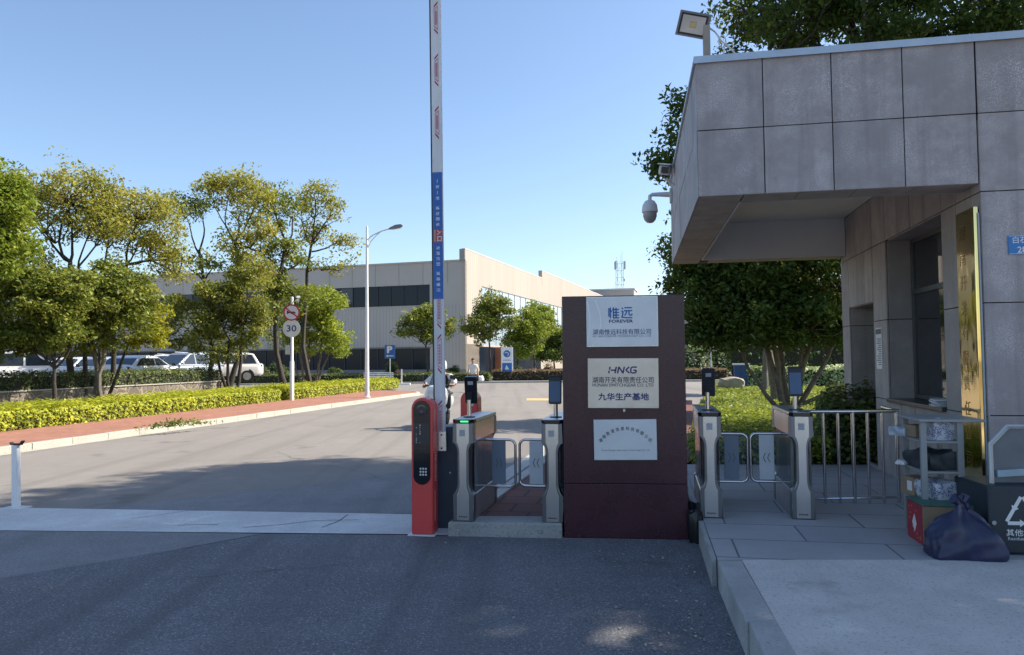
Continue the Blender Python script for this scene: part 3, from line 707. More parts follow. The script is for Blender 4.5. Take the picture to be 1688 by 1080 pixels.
def plaque(x0, x1, z0, z1, m, tilt=0., label=None):
    o = MB().box(-(x1 - x0) / 2, (x1 - x0) / 2, -.022, 0, -(z1 - z0) / 2, (z1 - z0) / 2).build('plaque', m, mon, bevel=.004, loc=((x0 + x1) / 2, -.003, (z0 + z1) / 2), rot=(0, tilt, 0))
    o['label'] = label; return o, (x0 + x1) / 2, (z0 + z1) / 2
def pt(s, m, pq, x, z, **k): return text(s, m, pq[0], loc=(x - pq[1], -.0235, z - pq[2]), **k)
inkmid = mat('ink_mid_blue', (.075, .11, .22), .5, var=.1)
p1 = plaque(.228, .885, 1.768, 2.232, PM1, 0, 'steel plaque with blue lettering and two pale curved lines')
fw = MB()
for x0, x1, z0, z1 in ((.228, .885, 2.226, 2.233), (.228, .885, 1.768, 1.774), (.879, .886, 1.7745, 2.2255)): fw.box(x0 - p1[1], x1 - p1[1], -.0245, -.0215, z0 - p1[2], z1 - p1[2])
fw.build('plaque_rim', mat('bright_rim', (.7, .72, .74), .3, .6), p1[0])
for s in ((.232, .255, .243, 1.83, 2.19, .028), (.30, .365, .31, 1.775, 2.20, .075)):
    arcp = []
    for i in range(15):
        t = i / 14; z = s[4] - (s[4] - s[3]) * t
        arcp.append((s[0] + s[5] * math.sin(PI * (t * .9 + .05)) - (.03 * t if s[5] > .05 else 0), z))
    cm = MB()
    for (xa, za), (xb, zb) in zip(arcp[:-1], arcp[1:]): cm.add([(xa - p1[1] - .004, -.0236, za - p1[2]), (xb - p1[1] - .004, -.0236, zb - p1[2]), (xb - p1[1] + .004, -.0236, zb - p1[2]), (xa - p1[1] + .004, -.0236, za - p1[2])], [(0, 1, 2, 3)])
    cm.build('curved_line', mat('bright_rim', (.7, .72, .74), .3, .6), p1[0])
# the two character logo, drawn in strokes
def strokes(segs, m, pq, x, z, sx, sz, wd, name='logo'):
    b = MB()
    for (ax, az, bx, bz) in segs:
        a_, c_ = np.array([ax * sx, az * sz]), np.array([bx * sx, bz * sz]); d = c_ - a_; d = d / (np.linalg.norm(d) + 1e-9); n_ = np.array([-d[1], d[0]]) * wd / 2
        vs = [a_ - n_, c_ - n_, c_ + n_, a_ + n_]
        b.add([(x - pq[1] + q[0], -.0236, z - pq[2] + q[1]) for q in vs], [(0, 1, 2, 3)])
    return b.build(name, m, pq[0])
WEI = [(0, .15, 0, .95), (.15, 0, .15, 1), (.15, .72, .30, .62), (.48, 1, .36, .72), (.44, .84, .44, 0), (.44, .80, .98, .80), (.44, .54, .98, .54), (.44, .28, .98, .28), (.44, .03, 1.0, .03), (.70, .97, .70, .03)]
YUAN = [(.05, .97, .14, .82), (0, .64, .15, .64), (.15, .64, .10, .20), (.10, .20, 0, .05), (.08, .10, .30, .03), (.30, .03, 1, .03), (.28, .96, .98, .96), (.24, .68, 1, .68), (.48, .66, .42, .38), (.42, .38, .28, .24), (.70, .66, .70, .30), (.70, .27, .98, .27), (.96, .27, .98, .40)]
strokes(WEI, logoblue, p1, .437, 2.032, .095, .100, .0125); strokes(YUAN, logoblue, p1, .552, 2.032, .100, .100, .0125)
pt('FOREVER', darkblue, p1, .548, 2.004, w=.222, h=.030, bold=.03)
pt('湖南惟远科技有限公司', inkmid, p1, .553, 1.905, w=.535, h=.052, bold=.012)
pt('HUNAN FOREVER TECHNOLOGY CO., LTD', inkmid, p1, .553, 1.864, w=.535, h=.022)
p2 = plaque(.234, .882, 1.198, 1.660, PM2, R(.3), 'stained steel plaque with black lettering')
HN = [(0, 0, .02, .42), (.03, .56, .05, 1), (.07, .48, .27, .48), (.22, 0, .27, 1), (.31, 0, .36, 1), (.36, .95, .50, .05), (.50, 0, .55, 1), (.72, .97, .60, .5), (.60, .5, .73, .03), (.99, .93, .82, .93), (.82, .93, .78, .75), (.78, .75, .77, .2), (.77, .2, .80, .07), (.80, .07, .94, .07), (.94, .07, .97, .46), (.97, .46, .86, .46)]
strokes(HN, darkblue, p2, .427, 1.520, .262, .062, .0135)
pt('湖南开关有限责任公司', greyink, p2, .556, 1.460, w=.56, h=.056, bold=.016)
pt('HUNAN SWITCHGEAR CO. LTD', greyink, p2, .556, 1.412, w=.56, h=.030, bold=.018)
pt('九华生产基地', darkblue, p2, .561, 1.305, w=.46, h=.066, bold=.03)
p3 = plaque(.283, .857, .722, 1.096, PM3, R(-.5), 'pale steel plaque with small arched grey lettering')
txt = '湖南胜速信息科技有限公司'
for i, ch in enumerate(txt):
    a = R(52 - i * 104 / 11); rad = .285
    text(ch, greyink, p3[0], h=.034, w=.031, bold=.016, loc=(-math.sin(a) * rad, -.0235, .125 - rad + math.cos(a) * rad - .02), rot=(PI / 2, -a * .55, 0))
pt('Hunan Shengsu Information Technology Co., Ltd', greyink, p3, .57, .812, w=.44, h=.020)
# a stain under the middle plaque's screw
MB().box(.555, .575, -.012, -.0005, 1.165, 1.19).build('screw_plate', steel_d, mon)

# black sack squeezed between pillar and step
# ------------------------------------------------------------------ turnstiles
smoke = clear_mat('smoked_panel', (.16, .18, .20), .55, .1)
panel_b = mat('panel_blue_grey', (.17, .22, .29), .35, var=.06); panel_g = mat('panel_pale_grey', (.66, .70, .74), .35, var=.06)
green = emit_mat('green_led', (.05, .7, .25), 1.6)
W_, H_, D_ = .20, .96, 1.08
def front_profile():
    w, n = W_ / 2, .056
    pts = [(-w, 0), (w, 0), (w, .25)]
    for t in range(0, 91, 15): pts.append((w - (w - n) * math.sin(R(t)) * 1.0, .25 + .075 * (1 - math.cos(R(t))) * 1.0 + .03 * math.sin(R(t))))
    for t in range(90, -1, -15): pts.append((w - (w - n) * math.sin(R(t)), .74 - .075 * (1 - math.cos(R(t))) - .03 * math.sin(R(t))))
    pts += [(w, .74), (w, H_ - .035)]
    half = pts[1:]; return half + [(-x, z) for x, z in half[::-1]]
def turnstile(loc, rz, label, screen, wing_side, panelm, led=False, arrow='>>', sticker=True, wl=.405):
    t = thing('turnstile', label, 'turnstile', loc, rz, 'swing turnstiles of the gate lanes')
    fp = front_profile()
    for y0 in (0, D_ - .11):
        po = MB().prism(fp, y0, y0 + .11).build('end_post', steel_k, t, bevel=.02, smooth=True)
        fpl = [(x * .60, min(max(z, .012), H_ - .040)) for x, z in fp]
        MB().prism(fpl, y0 - .005 if y0 == 0 else y0 + .1105, y0 - .0005 if y0 == 0 else y0 + .115).build('front_plate', steel, po, bevel=.003)
    MB().box(-W_ / 2 + .004, W_ / 2 - .004, .112, D_ - .112, 0, .248).build('base', steel_d, t, bevel=.006)
    MB().box(-W_ / 2 + .003, W_ / 2 - .003, .112, D_ - .112, .742, H_ - .036).build('top_box', steel, t, bevel=.004)
    w = W_ / 2
    MB().poly([(x * 1.02, y) for x, y in ((-w, .03), (-w + .03, -.006), (w - .03, -.006), (w, .03), (w, D_ - .03), (w - .03, D_), (-w + .03, D_), (-w, D_ - .03))], H_ - .034, H_).build('top_plate', steel_d, t, bevel=.004)
    MB().poly([(x * 1.03, y) for x, y in ((-w, .028), (-w + .03, -.010), (w - .03, -.010), (w, .028), (w, .10), (-w, .10))], H_ - .0345, H_ - .004).build('black_band', gloss_black, t)
    if led: MB().box(-.02, .055, -.0135, -.0105, H_ - .026, H_ - .014).build('status_light', green, t)
    for s in (-1, 1):
        MB().prismx(rrect(.116, D_ - .116, .25, .74, .07), s * (w - .014) - .003, s * (w - .014) + .003).build('side_panel', smoke, t)
    MB().cyl((0, D_ * .5, .25), (0, D_ * .5, .742), .045).build('motor_column', steel_d, t, smooth=True)
    # wing
    ws = wing_side; x0 = ws * .05; x1 = ws * wl; zb, zt = .25, .715
    fr = []
    pr = rrect(0, 1, 0, 1, .001)
    y = D_ * .5; rr = .06
    pts = [(x0, y, zb)] + [(x1 - ws * rr + ws * rr * math.sin(R(a)), y, zb + rr - rr * math.cos(R(a))) for a in range(0, 91, 15)] + \
          [(x1 - ws * rr + ws * rr * math.cos(R(a)), y, zt - rr + rr * math.sin(R(a))) for a in range(0, 91, 15)] + [(x0, y, zt)]
    g = MB().tube(pts, .0135, 10).build('wing', chrome, t, smooth=True)
    xa, xb = ws * .165, ws * .305
    MB().box(min(xa, xb), max(xa, xb), y - .006, y + .006, zb + .02, zt - .014).build('wing_panel', panelm, g, bevel=.003)
    MB().box(min(x0, x1 - ws * .02), max(x0, x1 - ws * .02), y + .007, y + .012, zb + .016, zt - .016).build('wing_glass', clear_mat('wing_glass', (.30, .36, .42), .22, .06) if 'wing_glass_m' not in MC else MC['wing_glass_m'], g)
    ch = MB()
    for k in (-.02, .02):
        d = 1 if arrow == '>>' else -1
        cx = (xa + xb) / 2 + k; zc = (zb + zt) / 2
        for s in (-1, 1):
            ch.add([(cx - d * .012, y - .0075, zc + s * .045), (cx - d * .004, y - .0075, zc + s * .045), (cx + d * .016, y - .0075, zc), (cx + d * .008, y - .0075, zc)], [(0, 1, 2, 3)])
    ch.build('arrow', greyink, g)
    # face terminal on its post
    py = .26 if not screen else .30
    MB().cyl((0, py, H_), (0, py, H_ + .17), .021).build('terminal_post', chrome, t, smooth=True)
    MB().lathe([(.06, 0), (.06, .008), (.03, .012)], 20, (0, py, H_ + .0005)).build('post_flange', black, t)
    tm = MB().prism(rrect(-.062, .062, -.135, .135, .015), -.014, .014).build('terminal', gloss_black if not screen else black, t, loc=(0 if screen else .012, py - (.03 if screen else -.028), H_ + .265), rot=(R(-9 if screen else 9), 0, R(0)), bevel=.004)
    if screen:
        MB().box(-.052, .052, -.0165, -.0145, -.115, .085).build('screen', mat('screen_blue', (.075, .12, .20), .12, var=.05), tm)
        MB().box(-.066, .066, -.022, .018, .128, .142).build('terminal_hood', black, tm, bevel=.003)
    else:
        MB().box(-.026, .026, -.0165, -.0145, .055, .09).build('terminal_label', mat('grey_label', (.35, .36, .38), .5), tm)
        MB().obox((-.012, -.022, -.07), (.05, .02, .10)).build('terminal_mount', black, tm)
    if sticker: MB().box(-.032, .022, -.0072, -.0054, .80, .86).build('sticker', mat('grey_label', (.35, .36, .38), .5), t)
    vt = MB()
    for k in range(5): vt.box(-.04 + k * .016, -.03 + k * .016, -.0068, -.0054, .040, .052)
    vt.build('vent', black, t)
    return t
MC['wing_glass_m'] = clear_mat('wing_glass', (.34, .40, .46), .08, .06)
TR = -ANG
turnstile((-.475, 7.22, .135), TR, 'turnstile beside the red pillar with a green light strip on top', False, 1, panel_b, True, '>>', wl=.405)
turnstile((.365, 7.14, .13), TR, 'turnstile with lit screen tucked against the burgundy pillar edge', True, -1, panel_g, False, '<<')
turnstile((1.80, 6.96, .2), TR, 'turnstile with black terminal back and blue grey wing right of the pillar', False, 1, panel_b, False, '>>', wl=.385)
turnstile((2.60, 6.86, .2), TR, 'turnstile next to the steel railing with a screen and wavy side panel', True, -1, panel_g, False, '<<', wl=.385)

# ------------------------------------------------------------------ red plate reader pillar
def red_pillar(loc, rz, label, front=True):
    t = thing('access_pillar', label, 'access pillar', loc, rz, 'red vehicle access pillars')
    w, h, d = .105, 1.30, .20
    def arch(w, z0, h, n=10): return [(-w, z0), (w, z0)] + [(w * math.cos(R(a)), h - w + w * math.sin(R(a))) for a in np.linspace(0, 180, n * 2)]
    body = MB().prism(arch(w, .012, h), 0, d).build('body', redp, t, smooth=True, bevel=.012, angle=50)
    MB().box(-w - .03, w + .02, -.03, d + .02, 0, .012).build('base_plate', white_dirty, t)
    if front:
        def pill(w, z0, z1): return [(w * math.cos(R(a)), z0 + w + w * math.sin(R(a))) for a in np.linspace(180, 360, 18)] + [(w * math.cos(R(a)), z1 - w + w * math.sin(R(a))) for a in np.linspace(0, 180, 18)]
        fc = MB().prism(pill(.083, .48, 1.275), -.006, -.0005).build('front_panel', gloss_black, t, bevel=.002)
        MB().box(-.078, .078, -.0085, -.0065, .86, 1.06).build('display', mat('led_display', (.035, .036, .042), .25), fc)
        ld = MB(); rr = random.Random(3)
        for i in range(9):
            for x in (-.055, -.02):
                if rr.random() < .75: ld.box(x, x + .004 + rr.random() * .006, -.0095, -.0086, .875 + i * .02, .880 + i * .02 + rr.random() * .006, rr.random() < .3)
        ld.build('display_dots', [white_paint, redm], fc)
        MB().lathe([(.050, 0), (.05, .004), (.03, .006), (.012, .004)], 24).build('lens', glass_mat('lens_glass', (.01, .02, .03), .03), fc, loc=(0, -.0065, 1.185), rot=(PI / 2, 0, 0), smooth=True)
        text('HIKVISION', greyink, fc, w=.07, loc=(0, -.0078, .815))
        sp = MB()
        for i in range(3):
            for k in range(3): sp.lathe([(.0095, 0), (.0095, .003)], 12, (-.012 + i * .026, k * .028 - .03, 0))
        sp.build('speaker_holes', mat('pale_dots', (.6, .6, .6), .5), fc, loc=(0, -.0066, .605), rot=(PI / 2, 0, 0))
        for z0, z1 in ((.87, 1.20), (.13, .42)): MB().box(w - .001, w + .002, .075, .088, z0, z1).build('reflective_strip', mat('pale_strip', (.55, .40, .40), .4), t)
        text('HIKVISION', white_paint, t, w=.27, h=.058, loc=(w + .0022, .095, .64), rot=(PI / 2, PI / 2, PI / 2), bold=.02)
    else:
        MB().box(.0, .05, -.003, -.0006, 1.13, 1.17).build('label_plate', white_dirty, t)
    return t
red_pillar((-.865, 7.24, 0), R(-9), 'red pillar with black rounded front panel and white vertical lettering')
red_pillar((-.50, 8.75, 0), R(-9), 'plain rounded back of a red pillar behind the turnstile', False)

# ------------------------------------------------------------------ barrier machine with raised arm
bm = thing('barrier_gate', 'vehicle barrier with its white striped arm raised upright', 'barrier', (-.66, 7.52, 0), R(-4))
MB().box(-.12, .13, 0, .30, .0, 1.0).build('cabinet', navy, bm, bevel=.012)
MB().lathe([(.009, 0), (.009, .004)], 10).build('lock', chrome, bm, loc=(.04, -.001, .55), rot=(PI / 2, 0, 0))
AW, AZ0, AZ1 = .052, .80, 6.2
arm = MB().box(-AW, AW, -.075, -.03, 0, AZ1 - AZ0).build('arm', white_dirty, bm, bevel=.010, loc=(-.045, 0, AZ0), rot=(0, R(-.38), 0))
MB().box(-AW - .012, -AW - .001, -.07, -.035, .02, AZ1 - AZ0 - .02).build('rubber_edge', black, arm)
sk2 = MB().box(-AW - .010, AW + .010, -.090, -.0755, -.03, .16).build('arm_bracket', steel, arm, bevel=.004)
bo2 = MB()
for x in (-.025, .015):
    for z in (.0, .13): bo2.obox((x, -.093, z), (.016, .006, .016), (0, R(20), 0))
bo2.build('bolt', navy, arm)
def stick(zc, ln=.50, parts=None):
    b = MB(); y = -.0762
    z0, z1 = zc - ln / 2, zc + ln / 2
    b.add([(-.014, y, z0 + .085), (.020, y, z0 + .055), (.020, y, z1 - .055), (-.014, y, z1 - .085)], [(0, 1, 2, 3)], 0)
    b.add([(-.017, y + .0003, z0 + .08), (.023, y + .0003, z0 + .045), (.023, y + .0003, z1 - .045), (-.017, y + .0003, z1 - .08)], [(0, 1, 2, 3)], 1)
    for s, zz in ((-1, z0), (1, z1)):
        b.add([(-.016, y, zz - s * .045 + (0 if s < 0 else 0)), (.022, y, zz), (.022, y, zz - s * .022), (-.016, y, zz - s * .067)], [(0, 1, 2, 3)], 1)
    for k in range(7):
        zz = z0 + .10 + k * (ln - .2) / 7
        b.add([(-.008, y - .0004, zz), (.014, y - .0004, zz), (.014, y - .0004, zz + .022), (-.008, y - .0004, zz + .022)], [(0, 1, 2, 3)], 2)
    return b.build('stripe_sticker', [mat('sticker_white', (.62, .52, .55), .4), redm, mat('sticker_pink', (.52, .22, .28), .4)], arm)
for zc in (.27, .92, 1.36, 3.22, 3.75, 4.28, 4.8): stick(zc, .40 if zc < 2 else .34)
ban = MB().box(-AW + .004, AW - .004, -.0790, -.0754, 1.46, 2.72).build('banner', blue, arm)
bb = MB()
for x0, x1, z0, z1 in ((-.046, -.0445, 1.47, 2.71), (.0445, .046, 1.47, 2.71), (-.044, .044, 1.47, 1.472), (-.044, .044, 2.708, 2.71)): bb.box(x0, x1, -.0796, -.0791, z0, z1)
bb.build('banner_line', paleblue, ban)
def vtext(s, ztop, zbot, x=.0, h=.036):
    n = len(s)
    for i, chh in enumerate(s):
        z = ztop + (zbot - ztop) * (i + .5) / n
        if chh != ' ': text(chh, white_paint, ban, h=h if chh not in '一' else .005, w=h * .95, loc=(x, -.0796, z), rot=(PI / 2, PI / 2, 0), bold=.012)
vtext('一车一杆', 2.66, 2.43); vtext('请勿跟车', 2.39, 2.17); vtext('车牌识别', 1.99, 1.78); vtext('减速慢行', 1.74, 1.52)
rb_ = MB().box(-.044, .044, -.0806, -.0791, 2.02, 2.15).build('entry_panel', mat('entry_red', (.42, .07, .07), .4), ban)
vt2 = [('入', 2.118, .045), ('口', 2.055, .045)]
for s_, z_, h_ in vt2: text(s_, white_paint, rb_, h=h_, w=h_, loc=(.014, -.0812, z_), rot=(PI / 2, PI / 2, 0), bold=.02)
text('ENTRANCE', white_paint, rb_, w=.11, h=.014, loc=(-.030, -.0812, 2.085), rot=(PI / 2, PI / 2, 0))

# ------------------------------------------------------------------ white post of the far barrier rest
pb = thing('barrier_post', 'slim white post with a dark fork on top at the threshold edge', 'post', (-5.72, 8.80, 0), R(-10))
MB().box(-.036, .036, -.03, .03, .012, .72).build('post', white_paint, pb, bevel=.004, rot=(0, R(-1.5), 0))
MB().box(-.13, .13, -.09, .09, 0, .013).build('base_plate', white_dirty, pb)
fk = MB(); fk.obox((-.01, 0, .732), (.13, .045, .018)); fk.obox((.06, 0, .752), (.016, .045, .05), (0, R(40), 0)); fk.obox((-.075, 0, .742), (.014, .045, .03), (0, R(-30), 0))
fk.build('fork', black, pb)
# ------------------------------------------------------------------ railing beside the wall
rl = thing('railing', 'polished steel tube railing between the turnstile and the gatehouse wall', 'railing', (2.93, 7.60, .2), 0)
rb = MB(); x_end = .93
rb.tube([(0, 0, .91), (x_end, .02, .91)], .020, 10); rb.build('top_rail', chrome, rl, smooth=True)
MB().tube([(0, 0, .05), (x_end, .02, .05)], .012, 8).build('bottom_rail', chrome, rl, smooth=True)
for i in range(7):
    x = .02 + i * (x_end - .04) / 6
    MB().cyl((x, .02 * x / x_end, 0), (x, .02 * x / x_end, .905), .015 if i % 3 else .019, n=10).build('baluster', chrome, rl, smooth=True)
MB().tube([(x_end - .02, .02, .91), (x_end, .1, .91), (x_end + .12, .6, .91)], .018, 8).build('return_rail', chrome, rl, smooth=True)

# ------------------------------------------------------------------ parcel rack
rk = thing('parcel_rack', 'grey painted metal shelf rack holding parcels by the gatehouse wall', 'rack', (3.28, 6.10, .2), TR)
rkm = mat('rack_grey', (.30, .31, .31), .5, .2, var=.1)
for x in (0, .27):
    for y in (0, .44):
        MB().obox((x, y, .465), (.045, .035, .93)).build('post', rkm, rk, bevel=.003)
MB().box(-.04, .44, -.05, .52, .931, .952).build('top', rkm, rk, bevel=.004)
for z in (.27, .52, .76): MB().box(-.02, .295, -.018, .46, z, z + .018).build('shelf', rkm, rk, bevel=.003)
def rl_(x, y, z): a = -ANG; return (3.28 + x * math.cos(a) - y * math.sin(a), 6.10 + x * math.sin(a) + y * math.cos(a), .2 + z)
def printed(name, paper, ink):
    m, nt, bs = nodes(name); n1 = noise(nt, coords(nt, scale=(1, 1, 1.6)), 95, 1); n2 = noise(nt, coords(nt), 16, 1)
    k = mth(nt, 'MULTIPLY', ramp(nt, n1, .49, .52), ramp(nt, n2, .46, .5)); nt.links.new(mixc(nt, k, paper, ink), bs.inputs['Base Color']); bs.inputs['Roughness'].default_value = .4; return m
pkm = printed('printed_plastic', (.55, .56, .60), (.10, .10, .22)); kraft = mat('kraft', (.30, .21, .13), .8, var=.12, scale=5)
def lump(name, size, m, loc, label, cat, seed, rz=0., amp=.12, boxy=.14):
    r = np.random.default_rng(seed); b = MB()
    nx, ny, nz = 7, 7, 5; import itertools
    b.obox((0, 0, size[2] / 2), size)
    import bmesh as bmm
    o = b.build(name, m, None, smooth=True, loc=loc, rot=(0, 0, rz)); bm = bmm.new(); bm.from_mesh(o.data)
    bmm.ops.subdivide_edges(bm, edges=bm.edges, cuts=5, use_grid_fill=True)
    ph = r.uniform(0, 6, 6)
    for v in bm.verts:
        x, y, z = v.co.x / size[0], v.co.y / size[1], v.co.z / size[2] - .5
        k = 1 - boxy * (abs(2 * x) ** 4 + abs(2 * y) ** 4 + abs(2 * z) ** 4) / 2.2
        d = amp * (math.sin(7 * x + ph[0] + 4 * z) * math.sin(6 * y + ph[1]) + .6 * math.sin(13 * y + 9 * x + ph[2]))
        v.co.x *= k * (1 + d); v.co.y *= k * (1 + d * .8)
        if z > -.3: v.co.z *= (1 - .18 * (abs(2 * x) ** 3 + abs(2 * y) ** 3) / 2 + d)
    bm.to_mesh(o.data); bm.free(); o.data.shade_smooth(); return tag(o, label, cat)
lump('parcel', (.20, .20, .17), pkm, rl_(.14, .10, .780), 'white printed parcel bag on the upper shelf behind the front bar', 'parcel', 1, .1, .05)
bx_ = MB().box(-.09, .09, -.08, .08, 0, .10).build('parcel', kraft, None, loc=rl_(.08, .33, .779), rot=(0, 0, .1), bevel=.006); tag(bx_, 'small brown cardboard parcel at the back of the upper shelf', 'parcel')
lump('parcel', (.16, .18, .08), mat('clear_wrap', (.42, .46, .52), .25, var=.2, scale=12), rl_(-.02, .44, .779), 'crumpled pale plastic parcel sticking out of the upper shelf', 'parcel', 4, .4, .14)
lump('parcel', (.27, .40, .15), mat('dark_bagging', (.035, .04, .045), .5, var=.4, scale=14), rl_(.13, .21, .539), 'dark crumpled parcel bag filling the middle shelf', 'parcel', 2, .05, .13)
lump('parcel', (.13, .10, .035), white_paint, rl_(-.03, .40, .539), 'small white folded packet poking out of the middle shelf', 'parcel', 6, .5, .10)
lump('parcel', (.26, .30, .17), pkm, rl_(.15, .14, .289), 'bulging parcel in white plastic with blue print on the lower shelf', 'parcel', 3, .1, .06)
bx_ = MB().box(-.09, .09, -.10, .10, 0, .15).build('parcel', kraft, None, loc=rl_(.07, .39, .289), rot=(0, 0, .05), bevel=.006); tag(bx_, 'brown cardboard box with a white label at the back of the lower shelf', 'parcel')
MB().box(-.092, -.0905, -.07, .0, .04, .12).build('label_sheet', white_paint, bx_)

lump('rubbish_sack', (.13, .34, .30), black, (1.655, 6.99, 0), 'small black rubbish sack squeezed between the burgundy pillar and the step', 'sack', 12, -.19, .16)
# cardboard box on the floor
cbx = thing('cardboard_box', 'cardboard box with a red printed side and a green top on the floor', 'box', (3.14, 5.88, .2), TR)
MB().box(0, .46, .002, .36, 0, .30).build('box_body', kraft, cbx, bevel=.004)
MB().box(-.0035, -.0008, .004, .358, .004, .298).build('red_side', mat('box_red', (.36, .03, .045), .5, var=.15, scale=9), cbx)
dia = MB(); dia.prismx([(.13, .14), (.18, .07), (.23, .14), (.18, .21)], -.0058, -.0042); dia.build('white_diamond', white_paint, cbx)
bl = MB(); rr = random.Random(2)
for i in range(16): y0 = rr.uniform(.03, .31); z0 = rr.uniform(.03, .26); bl.box(-.0052, -.0040, y0, y0 + .018, z0, z0 + .008)
bl.build('yellow_print', mat('print_yellow', (.5, .36, .12), .5), cbx)
MB().obox((.23, .18, .308), (.48, .37, .010), (0, R(1), 0)).build('green_top', mat('box_green', (.06, .15, .11), .6, var=.15), cbx)

# ---- tied blue rubbish bag
bag_m = mat('bag_blue', (.022, .026, .070), .36, var=.25, scale=5, spec=.5)
def bag():
    n, mrow = 72, 22; b = MB(); r = np.random.default_rng(11); ph = r.uniform(0, 6.3, 8); vs = []
    for j in range(mrow):
        t = j / (mrow - 1)
        base = [(0, 1.0), (.03, 1.03), (.15, 1.02), (.35, .96), (.55, .82), (.72, .60), (.85, .32), (.91, .12), (.95, .12), (1.0, .18)]
        rad = np.interp(t, [q[0] for q in base], [q[1] for q in base])
        for i in range(n):
            a = i * 2 * PI / n
            fold = .12 * (t ** 1.2) * math.sin(6 * a + ph[0] + 1.5 * t) * (1 - max(0, t - .86) * 3) + .07 * t * math.sin(11 * a + ph[1] + 5 * t) + .06 * math.sin(3 * a + ph[2] + 3 * t) + .015 * math.sin(19 * a + 11 * t + ph[3]) + .03 * math.sin(5 * a - 14 * t + ph[4])
            k = rad * (1 + fold)
            sq = 1 / max(abs(math.cos(a)), abs(math.sin(a))) ** .75
            z = .375 * t * (1 + .10 * math.sin(2 * a + ph[5]) * t) + (.012 * math.sin(8 * a + ph[6]) * t)
            vs.append((min(.275, max(-.275, .235 * k * sq * math.cos(a))) + .015 * t * math.cos(ph[7]), .17 * k * sq * math.sin(a), z))
    fs = [(j * n + i, j * n + (i + 1) % n, (j + 1) * n + (i + 1) % n, (j + 1) * n + i) for j in range(mrow - 1) for i in range(n)]
    b.add(vs, fs + [tuple(range(n))[::-1]]); return b
bg_ = thing('rubbish_bag', 'dark blue plastic rubbish bag tied at the top on the platform', 'rubbish bag', (3.27, 5.60, .2), R(-8))
bag().build('bag_body', bag_m, bg_, smooth=True, angle=24)
kn = MB()
for s, dx in ((-1, -.06), (1, .05), (1, .0)):
    kn.tube([(0, 0, .35), (dx * .5, .01 * s, .39), (dx, .02 * s, .42 + .01 * s)], [.03, .022, .035], 7)
kn.build('tied_ends', bag_m, bg_, smooth=True)

# ---- waste bin with the recycling sign
bin_m = mat('bin_slate', (.022, .034, .044), .45, var=.12, scale=3)
bn = thing('waste_bin', 'slate blue residual waste bin with white recycling triangle against the wall', 'waste bin', (3.47, 5.60, .2), R(-6))
MB().poly([(0, 0), (.46, 0), (.46, .52), (0, .52)], .01, .50).build('bin_body', bin_m, bn, bevel=.015)
fr_ = MB()
o8 = [(.075, .505), (.075, .80), (.20, .93), (.46, .93)]
for k in (0, .022): fr_.tube([(x + k, .10 + k, z - k * .6) for x, z in o8], .012, 8)
fr_.build('hood_frame', mat('frame_white', (.45, .48, .50), .4, .3), bn, smooth=True)
hb = MB(); hb.prism([(.10, .505), (.46, .505), (.46, .90), (.215, .90), (.10, .785)], .14, .16); hb.build('hood_panel', mat('hood_grey', (.14, .155, .17), .5, var=.15), bn)
MB().obox((.30, .125, .585), (.34, .03, .05), (0, R(-4), 0)).build('hood_shelf', mat('pale_blue_trim', (.30, .40, .46), .4), bn)
MB().box(.47, .92, 0, .52, .01, .50).build('bin_compartment', bin_m, bn, bevel=.015)
tr = MB()
ctr = np.array([.235, .30]); rad = .135
vv = [ctr + rad * np.array([math.cos(R(a)), math.sin(R(a))]) for a in (90, 210, 330)]
for i in range(3):
    a, b = vv[i], vv[(i + 1) % 3]; d = (b - a) / np.linalg.norm(b - a); nn = np.array([-d[1], d[0]])
    for t0, t1 in ((.06, .44), (.53, .94)):
        p, q = a + (b - a) * t0, a + (b - a) * t1
        e0, e1 = p - nn * .013, p + nn * .013; e2, e3 = q + nn * .013, q - nn * .013
        tr.add([(z[0], -.0022, z[1]) for z in (e0, e3, e2, e1)], [(0, 1, 2, 3)])
    p = a + (b - a) * .50; tip = a + (b - a) * .545
    tr.add([(z[0], -.0024, z[1]) for z in (p - nn * .028 - d * .02, tip + d * .01, p + nn * .028 - d * .02)], [(0, 1, 2)])
tr.build('recycling_symbol', white_paint, bn)
text('其他垃圾', white_paint, bn, w=.23, h=.050, loc=(.235, -.0022, .165), bold=.01)
text('Residual waste', white_paint, bn, w=.21, h=.024, loc=(.235, -.0022, .122))
MB().lathe([(.016, 0), (.016, .01)], 12).build('latch', chrome, bn, loc=(.035, -.001, .235), rot=(PI / 2, 0, 0))

# ------------------------------------------------------------------ factory hall
clad = siding_mat('factory_siding', (.44, .40, .36), .34, 0, .30)
clad_y = siding_mat('factory_siding_flank', (.42, .365, .305), .6, 1, .28)
clad_s = mat('factory_smooth', (.44, .40, .36), .55, var=.06, scale=.4)
ft = thing('factory_hall', 'long beige ribbed metal factory hall with strip windows and stepped parapet', 'factory', (-4.27, 70, 0), R(-17.5))
# local x runs along the flank to the left (negative), local y along the sunlit side
dk = glass_mat('factory_glass', (.010, .016, .026), .12); dk.node_tree.nodes['Principled BSDF'].inputs['Specular IOR Level'].default_value = .22; dk.node_tree.nodes['Principled BSDF'].inputs['Coat Weight'].default_value = 0
TH_R = R(-17.5)
fa = MB()
LEN = 62
